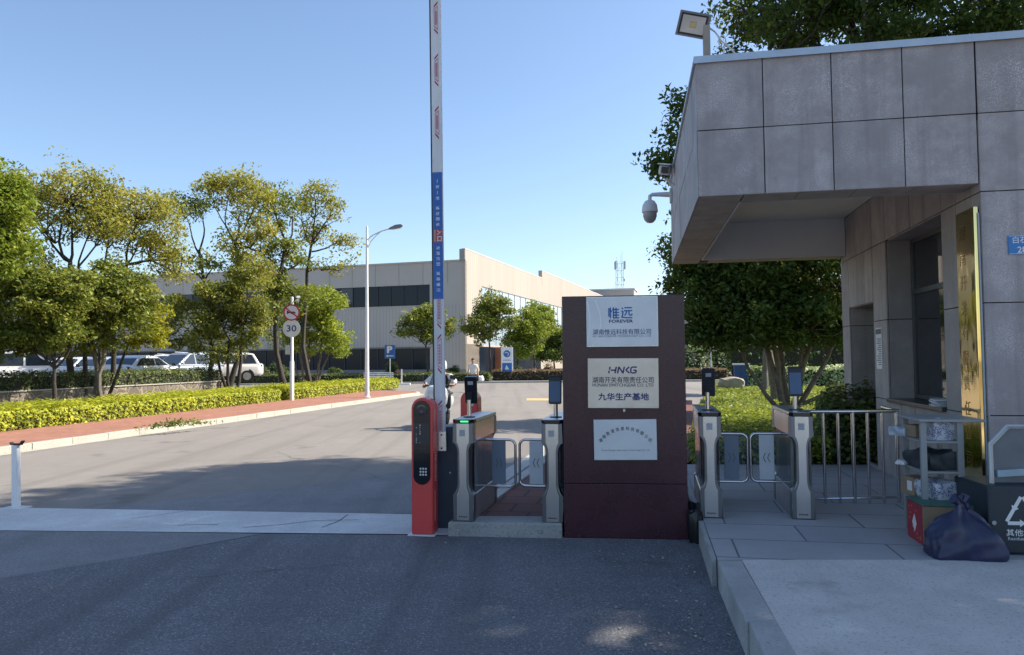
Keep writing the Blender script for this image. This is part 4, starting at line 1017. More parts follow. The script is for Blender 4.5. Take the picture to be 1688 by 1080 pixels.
# shaded front: beam of upper siding, strip window, ribbed middle, dark ground floor, plinth
fa.box(-LEN, -.02, .3, 3, 0, 10.9); fa.build('inner_wall', clad_s, ft)
f1 = MB(); f1.box(-LEN, 0, 0, .299, 8.85, 10.9); f1.box(-3.6, 0, 0, .299, 6.9, 8.849); f1.box(-LEN, -19.6, 0, .299, 6.9, 7.2); f1.build('upper_siding', clad_s, ft)
f2 = MB(); f2.box(-LEN, 0, 0, .299, 2.85, 6.899); f2.box(-3.6, 0, 0, .299, .85, 2.849); f2.build('ribbed_siding', clad, ft)
MB().box(-LEN, .1, -.12, .299, -.05, .849).build('plinth', mat('factory_plinth', (.22, .21, .20), .8, var=.1), ft)
MB().box(-LEN, .05, -.10, .05, 10.9, 11.05).build('eaves_trim', clad_s, ft)
wn1 = MB(); wn1.box(-LEN, -3.6, .12, .2, 6.9, 8.85); dkf = mat('dark_frame', (.02, .026, .036), .5)
for i in range(42): wn1.box(-3.7 - i * 1.35, -3.62 - i * 1.35, .05, .119, 6.9, 8.849, 1)
rw = random.Random(5)
for i in range(41):
    if rw.random() < .3: wn1.box(-3.70 - (i + 1) * 1.35 + .08, -3.70 - i * 1.35 - .02, .105, .1195, 6.95 + rw.random() * .9, 8.80, 2)
wn1.build('strip_window', [dk, dkf, mat('window_blind', (.075, .085, .10), .6)], ft)
wn2 = MB(); wn2.box(-LEN, -3.6, .12, .2, .85, 2.85)
for i in range(32): wn2.box(-3.7 - i * 1.8, -3.6 - i * 1.8, .05, .119, .85, 2.849, 1)
wn2.build('ground_glazing', [dk, dkf], ft)
# sunlit side with its two parapet steps
yj = 27.0; YE = 80
s1 = MB()
s1.box(-.35, .0, -.05, yj, 8.95, 12.0); s1.box(-.35, .0, yj + .001, YE, 8.95, 11.2); s1.box(-.45, .02, yj - 0.0, yj + .4, 11.2, 13.0)
s1.box(-.35, .0, yj + .401, YE, 11.2, 12.95); s1.box(-.35, 0, -.05, 4.5, .9, 8.949); s1.box(-.35, 0, -.049, YE, .5, 3.2)
s1.build('side_siding', clad_y, ft)
MB().box(-.36, .03, -.08, yj - .01, 12.0, 12.08).build('parapet_cap', white_dirty, ft)
MB().box(-.36, .03, yj + .41, YE, 12.95, 13.03).build('parapet_cap', white_dirty, ft)
MB().box(-.55, -.02, -.12, -.051, 10.9, 12.02).build('parapet_end', mat('parapet_end_grey', (.30, .28, .27), .6), ft)
gw = MB(); gw.box(-.25, -.1, 4.5, YE, 3.2, 8.95)
for i in range(34): gw.box(-.099, -.04, 4.5 + i * 2.2, 4.55 + i * 2.2, 3.2, 8.949, 1)
gw.build('side_glazing', [glass_mat('sky_reflection_glazing', (.36, .44, .50), .1), mat('mullion_grey', (.36, .40, .44), .5)], ft)  # sky reflection painted into the base colour of the glass
d1 = MB(); d1.box(.001, .03, 3.6, 8.2, .5, 3.0); d1o = d1.build('side_entrance', dk, ft)
d1 = MB(); d1.box(.001, .03, 14, 26, .5, 3.0); d1.build('side_entrance', dk, ft)
cn = MB(); cn.box(.0, 1.2, 8.3, 8.6, 0, 3.0); cn.build('entrance_fin', mat('rust_brown', (.30, .12, .06), .7, var=.15), ft)
MB().box(-LEN, -.36, 3.01, 60, 10.4, 10.6).build('roof', mat('roof_sheet', (.30, .30, .30), .6), ft)
sm_ = MB()
for i in range(24): sm_.box(-1.8 - i * 2.5, -1.77 - i * 2.5, -.012, -.0005, 8.86, 10.88)
sm_.build('panel_seams', mat('seam_grey', (.20, .18, .165), .7), ft)
MB().box(-LEN, -3.55, -.06, -.001, 6.80, 6.895).build('window_ledge', clad_s, ft); MB().box(-LEN, -3.55, -.10, -.001, 2.86, 2.98).build('window_ledge', mat('ledge_dark', (.16, .15, .145), .6), ft)
MB().box(-2.35, -2.25, -.3, -.001, 4.5, 4.7).build('wall_lamp', white_paint, ft)

# roof house and mast far behind
rh = thing('rooftop_house', 'pale plant room block rising behind the factory parapet', 'building', (19, 140, 0), R(-15))
b_ = MB(); b_.box(-4.5, 3.6, 0, 6, 0, 14.5); b_.build('wall', clad_s, rh); MB().box(-4.7, 3.8, -.2, 6.2, 14.5, 14.75).build('roof_edge', white_dirty, rh)
tw = thing('radio_mast', 'lattice radio mast with panel antennas above the far roof', 'mast', (20.9, 146, 14.4), R(10))
mst = mat('mast_grey', (.34, .37, .42), .6, .2)
lt = MB(); z1 = 7.2
cs = [(-.75, -.75), (.75, -.75), (.75, .75), (-.75, .75)]
for x, y in cs: lt.tube([(x * 1.15, y * 1.15, 0), (x, y, z1)], .06, 6)
for k in range(5):
    z = .3 + k * 1.6
    for i in range(4):
        a, b = cs[i], cs[(i + 1) % 4]; lt.tube([(*a, z), (*b, z)], .03, 5)
        if k < 4: lt.tube([(*a, z), (*b, z + 1.6)] if k % 2 else [(*b, z), (*a, z + 1.6)], .028, 5)
lt.build('lattice', mst, tw); tw.scale = (.72, .72, .86)
for x, y in ((-1.3, -.9), (1.2, -.9), (-1.0, .9), (1.5, .4)): MB().box(x - .16, x + .16, y - .1, y + .1, 5.4, 7.2).build('antenna', mst, tw)
MB().box(.7, 1.1, -1.1, -.8, 2.6, 3.2).build('radio_unit', mst, tw)
for sx in (-1, 1): MB().tube([(sx * .7, -.7, 3.4), (sx * 3.2, -.9, -.4)], .03, 5).build('guy_rod', mst, tw)
for x, h in ((-.75, 1.0), (.75, 2.2), (0.4, 1.4)): MB().cyl((x, 0, 7.0), (x, 0, 7.2 + h), .04, n=5).build('aerial', mst, tw)
wh = thing('warehouse', 'grey flat roofed warehouse half hidden by the burgundy pillar', 'building', (26, 118, 0), R(-12))
MB().box(-3, 30, 0, 20, 0, 9).build('wall', clad_s, wh); MB().box(-3.4, 30.4, -1.2, 20, 5.6, 6.1).build('canopy', mat('canopy_grey', (.25, .28, .32), .5), wh)
MB().box(-2.6, 29, -.06, -.01, 1, 5.4).build('glazing', dk, wh); MB().box(-3.2, 30.2, -.2, 20.2, 9, 9.3).build('roof_edge', white_dirty, wh)

# ------------------------------------------------------------------ stone wall, hedges
def stone_wall_mat():
    m, nt, bs = nodes('rubble_stone'); v = coords(nt)
    n_ = noise(nt, v, 1.2, 2); vm = nt.nodes.new('ShaderNodeMix'); vm.data_type = 'VECTOR'; vm.inputs[0].default_value = .12
    nt.links.new(v, vm.inputs[4]); 
    nn = nt.nodes.new('ShaderNodeTexNoise'); nn.inputs['Scale'].default_value = 1.5; nt.links.new(v, nn.inputs['Vector']); nt.links.new(nn.outputs[1], vm.inputs[5])
    vo = nt.nodes.new('ShaderNodeTexVoronoi'); vo.feature = 'DISTANCE_TO_EDGE'; vo.inputs['Scale'].default_value = 3.3; nt.links.new(vm.outputs[1], vo.inputs['Vector'])
    vc = nt.nodes.new('ShaderNodeTexVoronoi'); vc.inputs['Scale'].default_value = 3.3; nt.links.new(vm.outputs[1], vc.inputs['Vector'])
    bw = nt.nodes.new('ShaderNodeRGBToBW'); nt.links.new(vc.outputs['Color'], bw.inputs[0])
    st = mixc(nt, bw.outputs[0], (.11, .09, .07), (.25, .21, .16)); st = mixc(nt, ramp(nt, noise(nt, v, 9, 4), .35, .7), st, (.14, .12, .10))
    c = mixc(nt, ramp(nt, vo.outputs['Distance'], .02, .05), (.30, .26, .19), st)
    nt.links.new(c, bs.inputs['Base Color']); bs.inputs['Roughness'].default_value = .95
    bump(nt, bs, ramp(nt, vo.outputs['Distance'], 0, .14), .6, .05); return m
sw = MB().poly([(0, 0), (36.8, 0), (36.8, .45), (0, .45)], -.1, .86).build('stone_wall', stone_wall_mat(), None, loc=(*HL(-22, 3.45), 0), rot=(0, 0, math.atan2(hd[1], hd[0])))
sw.data.transform(Matrix.Scale(1, 4)); tag(sw, 'low retaining wall of rounded rubble stones behind the roadside hedge', 'wall')
MB().poly([(-.03, -.04), (36.83, -.04), (36.83, .48), (-.03, .48)], .862, .90).build('coping', kerb_m, sw)
hedge('box_hedge', 'dark green clipped hedge growing on top of the rubble stone wall', [HL(-20, 3.50), HL(14.4, 3.50), HL(14.4, 4.5), HL(-20, 4.5)], .86, .47, 30000, G_box, hcore, .085, seed=21, jag=.06, group=None)
# low yellow hedge in front: two lengths
hedge('yellow_hedge', 'low yellow green hedge running along the brick pavement up to the speed sign', [HL(-6, 0), HL(13.0, 0), HL(13.0, 1.9), HL(-6, 1.9)], .10, .45, 52000, G_hedge, hcore_y, .085, seed=22, jag=.06, group='low yellow hedges by the pavement')
hedge('yellow_hedge', 'low bright yellow hedge between the speed sign and the pavement corner', [HL(13.9, 0), HL(27.2, 0), HL(28.0, 1.0), HL(27.4, 2.0), HL(13.9, 2.0)], .10, .47, 26000, G_hedge, hcore_y, .095, seed=23, jag=.06, group='low yellow hedges by the pavement')
hedge('far_hedge', 'long reddish brown hedge in front of the factory side', [(-1.5, 58.0), (16, 56.5), (16, 58.1), (-1.5, 59.6)], .1, .75, 5200, G_red, hcore, .16, seed=24, group='hedges across the junction')
hedge('far_hedge', 'dark green hedge strip in front of the shaded factory front', [(-24, 55.6), (-1.7, 56.4), (-1.7, 58), (-24, 57.2)], .1, .6, 5200, G_box, hcore, .16, seed=25, group='hedges across the junction')
struct(MB().poly([(-60, 54.9), (3, 55.8), (20, 54.3), (60, 52), (60, 90), (-60, 90)], -.03, .10).build('factory_apron', concrete))
struct(MB().poly([(-60, 54.6), (3, 55.5), (20, 54.0), (60, 51.7), (60, 52.0), (20, 54.3), (3, 55.8), (-60, 54.9)], -.03, .13).build('far_kerb', kerb_m))
# round clipped bushes along the plinth
def bush(loc, rx, rz, label, m=G_dark, n=700, leaf=.16, seed=1, group='round clipped bushes by the factory'):
    r = np.random.default_rng(seed); t = thing('round_bush', label, 'bush', loc, 0, group)
    d = r.normal(size=(n, 3)); d /= np.linalg.norm(d, axis=1, keepdims=True); d[:, 2] = np.abs(d[:, 2])
    k = .8 + .2 * r.random((n, 1)) + .08 * np.sin(5 * d[:, :1] + seed)
    leaves('foliage', d * k * np.array([rx, rx, rz]), leaf, m, t, seed=seed, normals=d)
    MB().lathe([(rx * .7, 0), (rx * .75, rz * .4), (rx * .45, rz * .75), (.05, rz * .8)], 10).build('stems', hcore, t); return t
for i, (px, wpx, hpx, lb) in enumerate(((432, 40, 20, 'wide dark bush behind the white sport utility rear'), (458, 44, 26, 'big dark dome bush left of the multi stemmed tree'), (552, 32, 16, 'low dark dome bush left of the lamp post'), (646, 26, 26, 'round dark bush behind the parking sign pole'), (748, 30, 18, 'round dark bush right of the barrier arm'), (852, 34, 14, 'low round bush right of the blue guide sign'), (905, 30, 18, 'reddish dome bush near the pillar edge'))):
    p = G(px, 622, .1); p = P(px, 600, 59.5 + i % 3)
    bush((p[0], p[1], .1), wpx * 60 / 2500, hpx * 60 / 1250 + .4, lb, G_red if i == 6 else G_dark, 600, .17, i + 2)

# ------------------------------------------------------------------ trees on the left
def B(px, py, Y, rpx, rpy, n, nl, si, dy=None, k=-1):
    c = P(px, py, Y); s = Y / 1250
    return (c[0], c[1] + (dy or 0), c[2], rpx * s, rpx * s * .9, rpy * s, n, nl, si, k)
def stem(px0, py0, px1, py1, Y, z0=.05, r0=.10, r1=.05, Y1=None):
    a = P(px0, py0, Y); a[2] = z0; return (a, P(px1, py1, Y1 or Y), r0 * .78, r1 * .72)
Lg = 'trees standing between hedge and stone wall'
Y = 22.0
tree('broadleaf_tree', 'dense dark green tree with low forked trunk at the left edge', (*hp(92, 2.3), .05),
     [stem(93, 668, 90, 600, Y, r0=.10, r1=.06), stem(90, 606, 60, 560, Y, 1.55, .05, .03), stem(92, 606, 118, 566, Y, 1.55, .05, .03)],
     [B(30, 520, Y, 62, 52, 22, 150, 1), B(90, 500, Y, 55, 48, 22, 150, 0), B(60, 560, Y, 58, 30, 14, 150, 1), B(5, 565, Y, 40, 38, 10, 150, 1), B(112, 545, Y, 36, 42, 12, 150, 2), B(20, 475, Y, 40, 28, 9, 130, 0), B(75, 462, Y, 44, 26, 10, 130, 0), B(120, 475, Y, 34, 30, 9, 130, 0)], G_mid, bark, 1, .115, .34, Lg, 31)
Y = 23.6
tree('broadleaf_tree', 'tree on two pale leaning trunks whose sunlit right side is a separate yellow crown', (*hp(158, 2.3), .05),
     [stem(152, 664, 152, 560, Y, r0=.12, r1=.08), stem(163, 664, 178, 550, Y, r0=.11, r1=.07)],
     [B(150, 500, Y, 44, 50, 16, 150, 0), B(185, 505, Y, 52, 52, 22, 150, 1), B(160, 458, Y, 52, 28, 14, 140, 1), B(205, 470, Y, 34, 28, 9, 140, 1), B(150, 560, Y, 40, 28, 10, 140, 0), B(212, 545, Y, 28, 38, 8, 140, 1)], G_mid, bark_pale, 1, .115, .34, Lg, 32)
Y = 25.2  # added yellow crown: paints the sunlit right side of the tree above
tree('broadleaf_tree', 'yellow crown painted as the sunlit side of the tree on two pale trunks', (*hp(170, 2.9), .05),
     [stem(170, 655, 216, 552, Y, r0=.08, r1=.05)], [B(232, 520, Y, 34, 56, 16, 160, 0), B(215, 480, Y, 28, 30, 8, 140, 0), B(245, 555, Y, 22, 30, 6, 140, 0)], G_sunlit, bark, 1, .11, .32, Lg, 33)
Y = 24.6
tree('umbrella_tree', 'tall umbrella shaped tree with golden olive crown on dark twin limbs', (*hp(122, 2.7), .05),
     [stem(124, 664, 116, 432, Y, r0=.15, r1=.09), stem(138, 664, 129, 440, Y, r0=.11, r1=.06)],
     [B(118, 320, Y, 78, 46, 52, 105, 0), B(75, 365, Y, 46, 44, 18, 95, 0), B(155, 350, Y, 48, 40, 18, 95, 1), B(118, 360, Y, 52, 30, 12, 60, 0), B(68, 425, Y, 34, 30, 10, 80, 0, k=-2), B(175, 372, Y, 30, 34, 10, 90, 1)], G_olive, bark, .66, .105, .42, Lg, 34)
Y = 26.2
tree('umbrella_tree', 'spreading golden tree beside the tallest umbrella crown with a drooping yellow right side', (*hp(176, 3.0), .05),
     [stem(172, 660, 172, 440, Y, r0=.12, r1=.07), stem(190, 658, 209, 436, Y, r0=.12, r1=.07)],
     [B(228, 350, Y, 66, 38, 34, 105, 1), B(272, 385, Y, 38, 48, 18, 105, 1), B(180, 375, Y, 36, 44, 14, 80, 0), B(290, 440, Y, 20, 38, 10, 120, 1), B(250, 415, Y, 40, 34, 12, 80, 1), B(225, 400, Y, 40, 30, 9, 60, 1)], G_olive, bark, .66, .105, .42, Lg, 35)
Y = 20.5
p = P(-26, 600, Y)
tree('broadleaf_tree', 'tall bright green tree cut off by the left picture edge', (p[0], p[1], .05),
     [stem(-30, 640, -34, 420, Y, r0=.16, r1=.09)],
     [B(-30, 345, Y, 66, 70, 44, 150, 0), B(-10, 405, Y, 46, 52, 22, 150, 0), B(5, 320, Y, 26, 46, 12, 140, 0), B(8, 440, Y, 26, 22, 6, 120, 0)], G_bright, bark, 1, .12, .40, Lg, 36)
Y = 33.0
tree('slender_tree', 'thin forked tree with sparse leafy top right of the golden umbrellas', (*hp(334, 3.1), .05),
     [stem(346, 644, 328, 412, Y, r0=.13, r1=.08), stem(329, 420, 312, 370, Y, P(329, 420, Y)[2], .06, .03), stem(328, 416, 334, 360, Y, P(328, 416, Y)[2], .06, .03)],
     [B(300, 334, Y, 30, 20, 10, 70, 1), B(322, 345, Y, 28, 22, 8, 55, 2), B(318, 440, Y, 30, 18, 8, 60, 0, k=-2), B(352, 432, Y, 18, 14, 4, 50, 0, k=-2)], G_mid, bark, .7, .14, .42, Lg, 37)
Y = 33.6
tree('slender_tree', 'tallest airy tree with domed olive crown and bare inner branches', (*hp(372, 2.7), .05),
     [stem(374, 642, 386, 400, Y, r0=.17, r1=.09), stem(386, 420, 372, 372, Y, P(386, 420, Y)[2], .08, .05)],
     [B(382, 300, Y, 46, 24, 22, 85, 1), B(420, 330, Y, 30, 32, 14, 80, 0), B(345, 318, Y, 26, 20, 8, 75, 1), B(392, 352, Y, 22, 30, 6, 60, 0), B(392, 408, Y, 38, 32, 16, 100, 0), B(430, 400, Y, 28, 40, 10, 85, 0), B(405, 450, Y, 46, 34, 14, 90, 0, k=-2)], G_olive, bark, .72, .14, .46, Lg, 38)
Y = 32.2
tree('broadleaf_tree', 'broad low olive tree on three leaning trunks in front of the parked sport utility', (*hp(376, 2.2), .05),
     [stem(377, 645, 350, 560, Y, r0=.10, r1=.06), stem(380, 645, 378, 560, Y, r0=.11, r1=.06), stem(384, 645, 398, 560, Y, r0=.12, r1=.07), stem(336, 648, 348, 570, Y, r0=.07, r1=.05)],
     [B(320, 530, Y, 52, 54, 26, 140, 0), B(365, 510, Y, 42, 58, 22, 140, 1), B(405, 500, Y, 40, 70, 22, 130, 2), B(345, 570, Y, 50, 30, 12, 130, 3), B(418, 540, Y, 24, 40, 8, 120, 2)], leaf_mat('leaf_olive_green', [(.03, .05, .012), (.07, .085, .018), (.12, .125, .026), (.19, .17, .034)], .4), bark, 1, .13, .40, Lg, 39)
Y = 36.5
tree('slender_tree', 'slender tree with dark straight trunk behind the speed sign', (*hp(470, 3.6), .05),
     [stem(474, 640, 471, 400, Y, r0=.20, r1=.10)],
     [B(450, 330, Y, 34, 24, 12, 75, 0), B(482, 345, Y, 22, 28, 8, 65, 0), B(440, 368, Y, 26, 20, 8, 70, 0), B(472, 412, Y, 26, 22, 10, 80, 0), B(445, 420, Y, 22, 24, 7, 70, 0, k=-2), B(490, 430, Y, 20, 20, 6, 70, 0, k=-2), B(455, 470, Y, 34, 28, 14, 110, 0, k=-2), B(448, 520, Y, 30, 36, 12, 110, 0, k=-3), B(485, 480, Y, 22, 28, 8, 100, 0, k=-2)], G_mid, bark, .75, .15, .46, Lg, 40)
Y = 38.5
tree('slender_tree', 'slender tree with one long side branch reaching over the factory roofline', (*hp(513, 3.8), .05),
     [stem(515, 638, 513, 405, Y, r0=.17, r1=.09), stem(514, 415, 560, 396, Y, P(514, 415, Y)[2], .06, .03)],
     [B(520, 322, Y, 30, 26, 13, 70, 0), B(545, 345, Y, 20, 32, 8, 60, 0), B(498, 358, Y, 24, 26, 8, 70, 0), B(524, 388, Y, 26, 20, 8, 70, 0), B(566, 402, Y, 22, 12, 7, 75, 1), B(545, 440, Y, 30, 12, 7, 55, 0, k=-2)], G_olive, bark, .75, .15, .44, Lg, 41)
Y = 41.0
p = P(515, 620, Y)
tree('multistem_tree', 'rounded yellow green tree fanning out from many pale stems by the lamp post', (p[0], p[1], .08),
     [stem(503, 632, 492, 560, Y, r0=.10, r1=.05), stem(510, 632, 512, 555, Y, r0=.11, r1=.05), stem(516, 632, 530, 560, Y, r0=.11, r1=.05), stem(520, 632, 548, 572, Y, r0=.09, r1=.04), stem(507, 632, 482, 575, Y, r0=.08, r1=.04)],
     [B(500, 520, Y, 36, 48, 20, 120, 0), B(525, 505, Y, 34, 44, 18, 120, 1), B(550, 530, Y, 28, 50, 16, 120, 2), B(488, 555, Y, 26, 34, 9, 110, 4), B(556, 565, Y, 24, 30, 8, 110, 3), B(520, 558, Y, 40, 22, 9, 90, 1)], leaf_mat('leaf_lime_green', [(.04, .07, .012), (.09, .12, .018), (.16, .19, .026), (.24, .25, .035)], .42), bark_pale, 1, .16, .44, Lg, 42)
Fg = 'small trees in front of the factory'
Y = 59
p = P(705, 620, Y)
tree('small_tree', 'round grey green tree half hidden by the barrier arm', (p[0], p[1], .1), [stem(705, 620, 702, 570, Y, r0=.14, r1=.08)],
     [B(692, 548, Y, 32, 34, 22, 100, 0), B(718, 540, Y, 28, 36, 18, 100, 0), B(704, 525, Y, 26, 22, 12, 90, 0)], G_mid, bark, 1, .20, .55, Fg, 43)
Y = 61
for i, (pxc, cy, rx, ry, base, lb, m) in enumerate(((808, 530, 42, 48, 808, 'fullest round crowned tree beside the factory corner', G_mid), (868, 552, 32, 42, 856, 'light green tree just right of the blue guide sign', G_bright), (886, 540, 30, 40, 884, 'pale sparse tree with thin stems left of the pillar', G_bright), (915, 575, 32, 34, 915, 'dark low tree partly hidden by the burgundy pillar', G_dark))):
    Yi = Y + i * 2.0; p = P(base, 620, Yi)
    tree('small_tree', lb, (p[0], p[1], .1), [stem(base, 620, base - 2, cy + ry * .6, Yi, r0=.15, r1=.08)],
         [B(pxc - rx * .3, cy + ry * .2, Yi, rx * .72, ry * .75, 26, 100, 0), B(pxc + rx * .35, cy, Yi, rx * .66, ry * .8, 24, 100, 0), B(pxc, cy - ry * .55, Yi, rx * .55, ry * .48, 14, 90, 0)], m, bark, 1, .20, .55, Fg, 50 + i)

# ------------------------------------------------------------------ trees on the right
Rg = 'trees behind the gatehouse'
tree('spreading_tree', 'big dark spreading tree rising from many bare limbs on the lawn', (7.4, 20.5, .1),
     [((7.35, 20.5, .05), (6.6, 20.3, 2.7), .09, .05), ((7.4, 20.55, .1), (7.2, 20.8, 3.3), .09, .05), ((7.48, 20.5, .1), (8.2, 20.2, 3.0), .09, .05), ((7.5, 20.5, .1), (9.0, 20.9, 2.5), .08, .04), ((7.3, 20.4, .1), (5.9, 20.0, 2.2), .07, .03), ((7.4, 20.6, .1), (7.8, 21.4, 2.8), .07, .04),
      ((7.42, 20.42, .1), (7.7, 20.1, 3.0), .06, .04), ((7.36, 20.45, .1), (6.9, 19.9, 2.9), .09, .04), ((7.55, 20.5, .3), (9.6, 20.2, 1.6), .06, .04)],
     [(5.6, 20.2, 3.0, 1.3, 1.5, 1.1, 34, 150, 4), (5.1, 20.4, 4.0, 1.1, 1.3, 1.0, 24, 140, 4), (6.4, 20.4, 4.3, 1.8, 1.9, 1.5, 50, 150, 0), (7.6, 20.9, 5.2, 2.2, 2.2, 1.7, 54, 140, 1), (8.9, 20.3, 4.0, 2.0, 1.9, 1.6, 50, 140, 2), (10.0, 21.0, 3.4, 1.6, 1.7, 1.4, 34, 140, 3), (7.8, 21.6, 3.3, 2.2, 1.2, .9, 34, 130, 5), (6.3, 21.4, 2.8, 1.1, .9, .7, 16, 120, 4), (6.2, 20.6, 6.0, 1.4, 1.7, 1.3, 24, 130, 1), (6.0, 19.6, 2.45, 1.6, .8, .75, 28, 130, 7), (7.6, 19.4, 2.6, 1.6, .8, .7, 30, 130, 6), (9.2, 19.8, 2.5, 1.4, .8, .65, 22, 120, 8)], G_dark, bark_pale, 1, .13, .42, Rg, 61)
tree('tall_tree', 'dense dark green tree rising right behind the gatehouse roof', (6.9, 13.7, .1),
     [((6.9, 13.7, 0), (6.8, 13.5, 5.4), .24, .14), ((6.85, 13.6, 3.6), (4.4, 13.3, 6.0), .11, .06), ((6.9, 13.6, 4.0), (9.0, 13.5, 6.2), .12, .07)],
     [(4.75, 13.3, 7.9, 1.15, 1.4, 1.2, 30, 130, 1), (6.2, 13.6, 8.5, 1.9, 1.9, 1.7, 46, 130, 0), (8.2, 13.6, 8.5, 1.9, 1.9, 1.8, 44, 130, 2), (9.9, 13.4, 7.9, 1.7, 1.7, 1.5, 34, 130, 2), (6.6, 13.0, 6.9, 2.2, 1.4, 1.1, 34, 120, 0), (9.0, 13.0, 6.8, 1.8, 1.4, 1.1, 30, 120, 2), (3.3, 13.2, 5.75, .36, .8, .7, 11, 120, 1), (2.92, 13.2, 4.95, .24, .5, .36, 6, 110, 1), (11.2, 13.4, 7.4, 1.2, 1.4, 1.2, 18, 120, 2)], G_dark, bark, 1.0, .10, .33, Rg, 62)
# two more street trees beyond the right frame edge that shade the forecourt
tree('shade_tree', 'leafy roadside tree beside the gatehouse forecourt', (10.5, 3.2, 0), [((10.5, 3.2, 0), (10.4, 3.2, 4.5), .25, .15)],
     [(10.2, 3.2, 7.0, 2.9, 3.2, 2.0, 70, 110, 0), (9.6, 5.2, 6.4, 2.2, 2.0, 1.7, 40, 110, 0), (10.6, 1.2, 6.6, 2.6, 2.2, 1.8, 44, 110, 0), (10.4, 3.0, 9.0, 2.4, 2.6, 1.6, 40, 100, 0)], G_dark, bark, 1.15, .17, .5, None, 63)
tree('shade_tree', 'very tall leafy tree behind the gatehouse end', (12.4, 13.4, 0), [((12.4, 13.4, 0), (11.6, 11.5, 9.5), .34, .2)],
     [(10.8, 10.2, 12.6, 3.2, 3.4, 2.4, 90, 110, 0), (11.0, 13.0, 12.4, 2.8, 2.4, 2.2, 50, 110, 0), (9.6, 8.0, 12.8, 2.8, 2.6, 2.0, 60, 110, 0), (12.6, 8.6, 12.0, 2.8, 2.8, 2.2, 60, 110, 0), (8.2, 10.2, 12.2, 2.0, 2.2, 1.6, 34, 110, 0), (11.6, 6.6, 12.4, 2.6, 2.2, 2.0, 44, 110, 0)], G_dark, bark, .85, .19, .58, None, 64)
for i, (px, by, Yv, tilt, lb) in enumerate(((1278, 660, 27.5, -5, 'nearer slim trunked tree left of the big spreading tree'), (1260, 645, 35, 3, 'farther slim trunked tree beside the blue cabinet'))):
    p = G(px, by, .1); q = p + np.array([tilt * .06, 0, 2.6])
    tree('lawn_tree', lb, tuple(p), [(p, q, .17, .10)], [(q[0] - .3, q[1], q[2] + 1.4, 1.7, 1.7, 1.3, 30, 110, 0), (q[0] + 1.0, q[1], q[2] + 2.2, 1.6, 1.6, 1.3, 24, 100, 0)], G_dark if i == 0 else G_mid, bark_pale, 1, .16, .5, 'slim trees on the lawn', 70 + i)
# shrub bed and lawn growth behind the second lane
r_ = np.random.default_rng(9)
def bed(name, label, poly, z, h, n, m, leaf, seed, core=True):
    return hedge(name, label, poly, z, h, n, m, hcore, leaf, 'shrub bed', None, seed, .07)
bed('shrub_bed', 'knee high leafy shrub bed behind the right turnstile lane', [(2.55, 10.62), (4.4, 10.45), (5.6, 12.8), (6.2, 15.2), (3.9, 15.6)], .10, .42, 17000, G_lawn, .065, 81)
bed('dark_hedge', 'dark leafy hedge behind the steel railing beside the gatehouse', [(4.3, 10.45), (4.93, 10.3), (5.9, 13.0), (5.6, 13.6)], .20, .85, 7000, G_box, .07, 82)
def scatter(poly, n, z, r):
    fp = np.array(poly); lo, hi = fp.min(0), fp.max(0); out = []
    k = len(fp)
    q = r.uniform(lo, hi, size=(n * 3, 2)); ins = np.zeros(len(q), bool)
    for i in range(k):
        a, b = fp[i], fp[(i + 1) % k]
        c = (a[1] > q[:, 1]) != (b[1] > q[:, 1]); ins ^= c & (q[:, 0] < (b[0] - a[0]) * (q[:, 1] - a[1]) / (b[1] - a[1] + 1e-12) + a[0])
    q = q[ins][:n]; return np.column_stack([q, z + r.random(len(q)) ** 2 * .09])
gp = scatter([(3.7, 15.2), (9, 13), (16, 20), (16, 48), (12.9, 47), (10.7, 41), (6.4, 26)], 34000, .11, r_)
lv = leaves('lawn_grass', gp, .11, G_lawn, None, up=.6, seed=83, aspect=.3); tag(lv, 'sunlit yellow green grass of the lawn', 'grass', None, 'stuff')
hedge('lawn_hedge', 'pale leafed hedge at the back of the lawn', [P(1232, 620, 41)[:2], P(1400, 618, 41)[:2], P(1400, 618, 42.5)[:2], P(1232, 620, 42.5)[:2]], .1, .95, 5000, leaf_mat('leaf_pale', [(.04, .07, .02), (.10, .14, .05), (.25, .28, .15), (.4, .42, .28)], .3), hcore, .17, seed=84)
hedge('backdrop_hedge', 'tall dark hedge closing the view behind the lawn', [P(1205, 600, 62)[:2], P(1480, 600, 62)[:2], P(1480, 600, 66)[:2], P(1205, 600, 66)[:2]], .1, 3.0, 6000, G_dark, hcore, .28, seed=85, jag=.3)
for i, (px, Yv, rx, rz, lb) in enumerate(((1142, 86, 2.4, 3.2, 'bluish green bush far behind the lawn next to the pillar'), (1165, 92, 2.6, 3.6, 'taller hazy bush far behind the lawn beside the light mast'), (1190, 88, 2.0, 2.6, 'small hazy bush far behind the lawn near the blue cabinet'))):
    p = P(px, 590, Yv); bush((p[0], p[1], 0), rx, rz, lb, G_far, 900, .34, 90 + i, 'hazy bushes far behind the lawn')
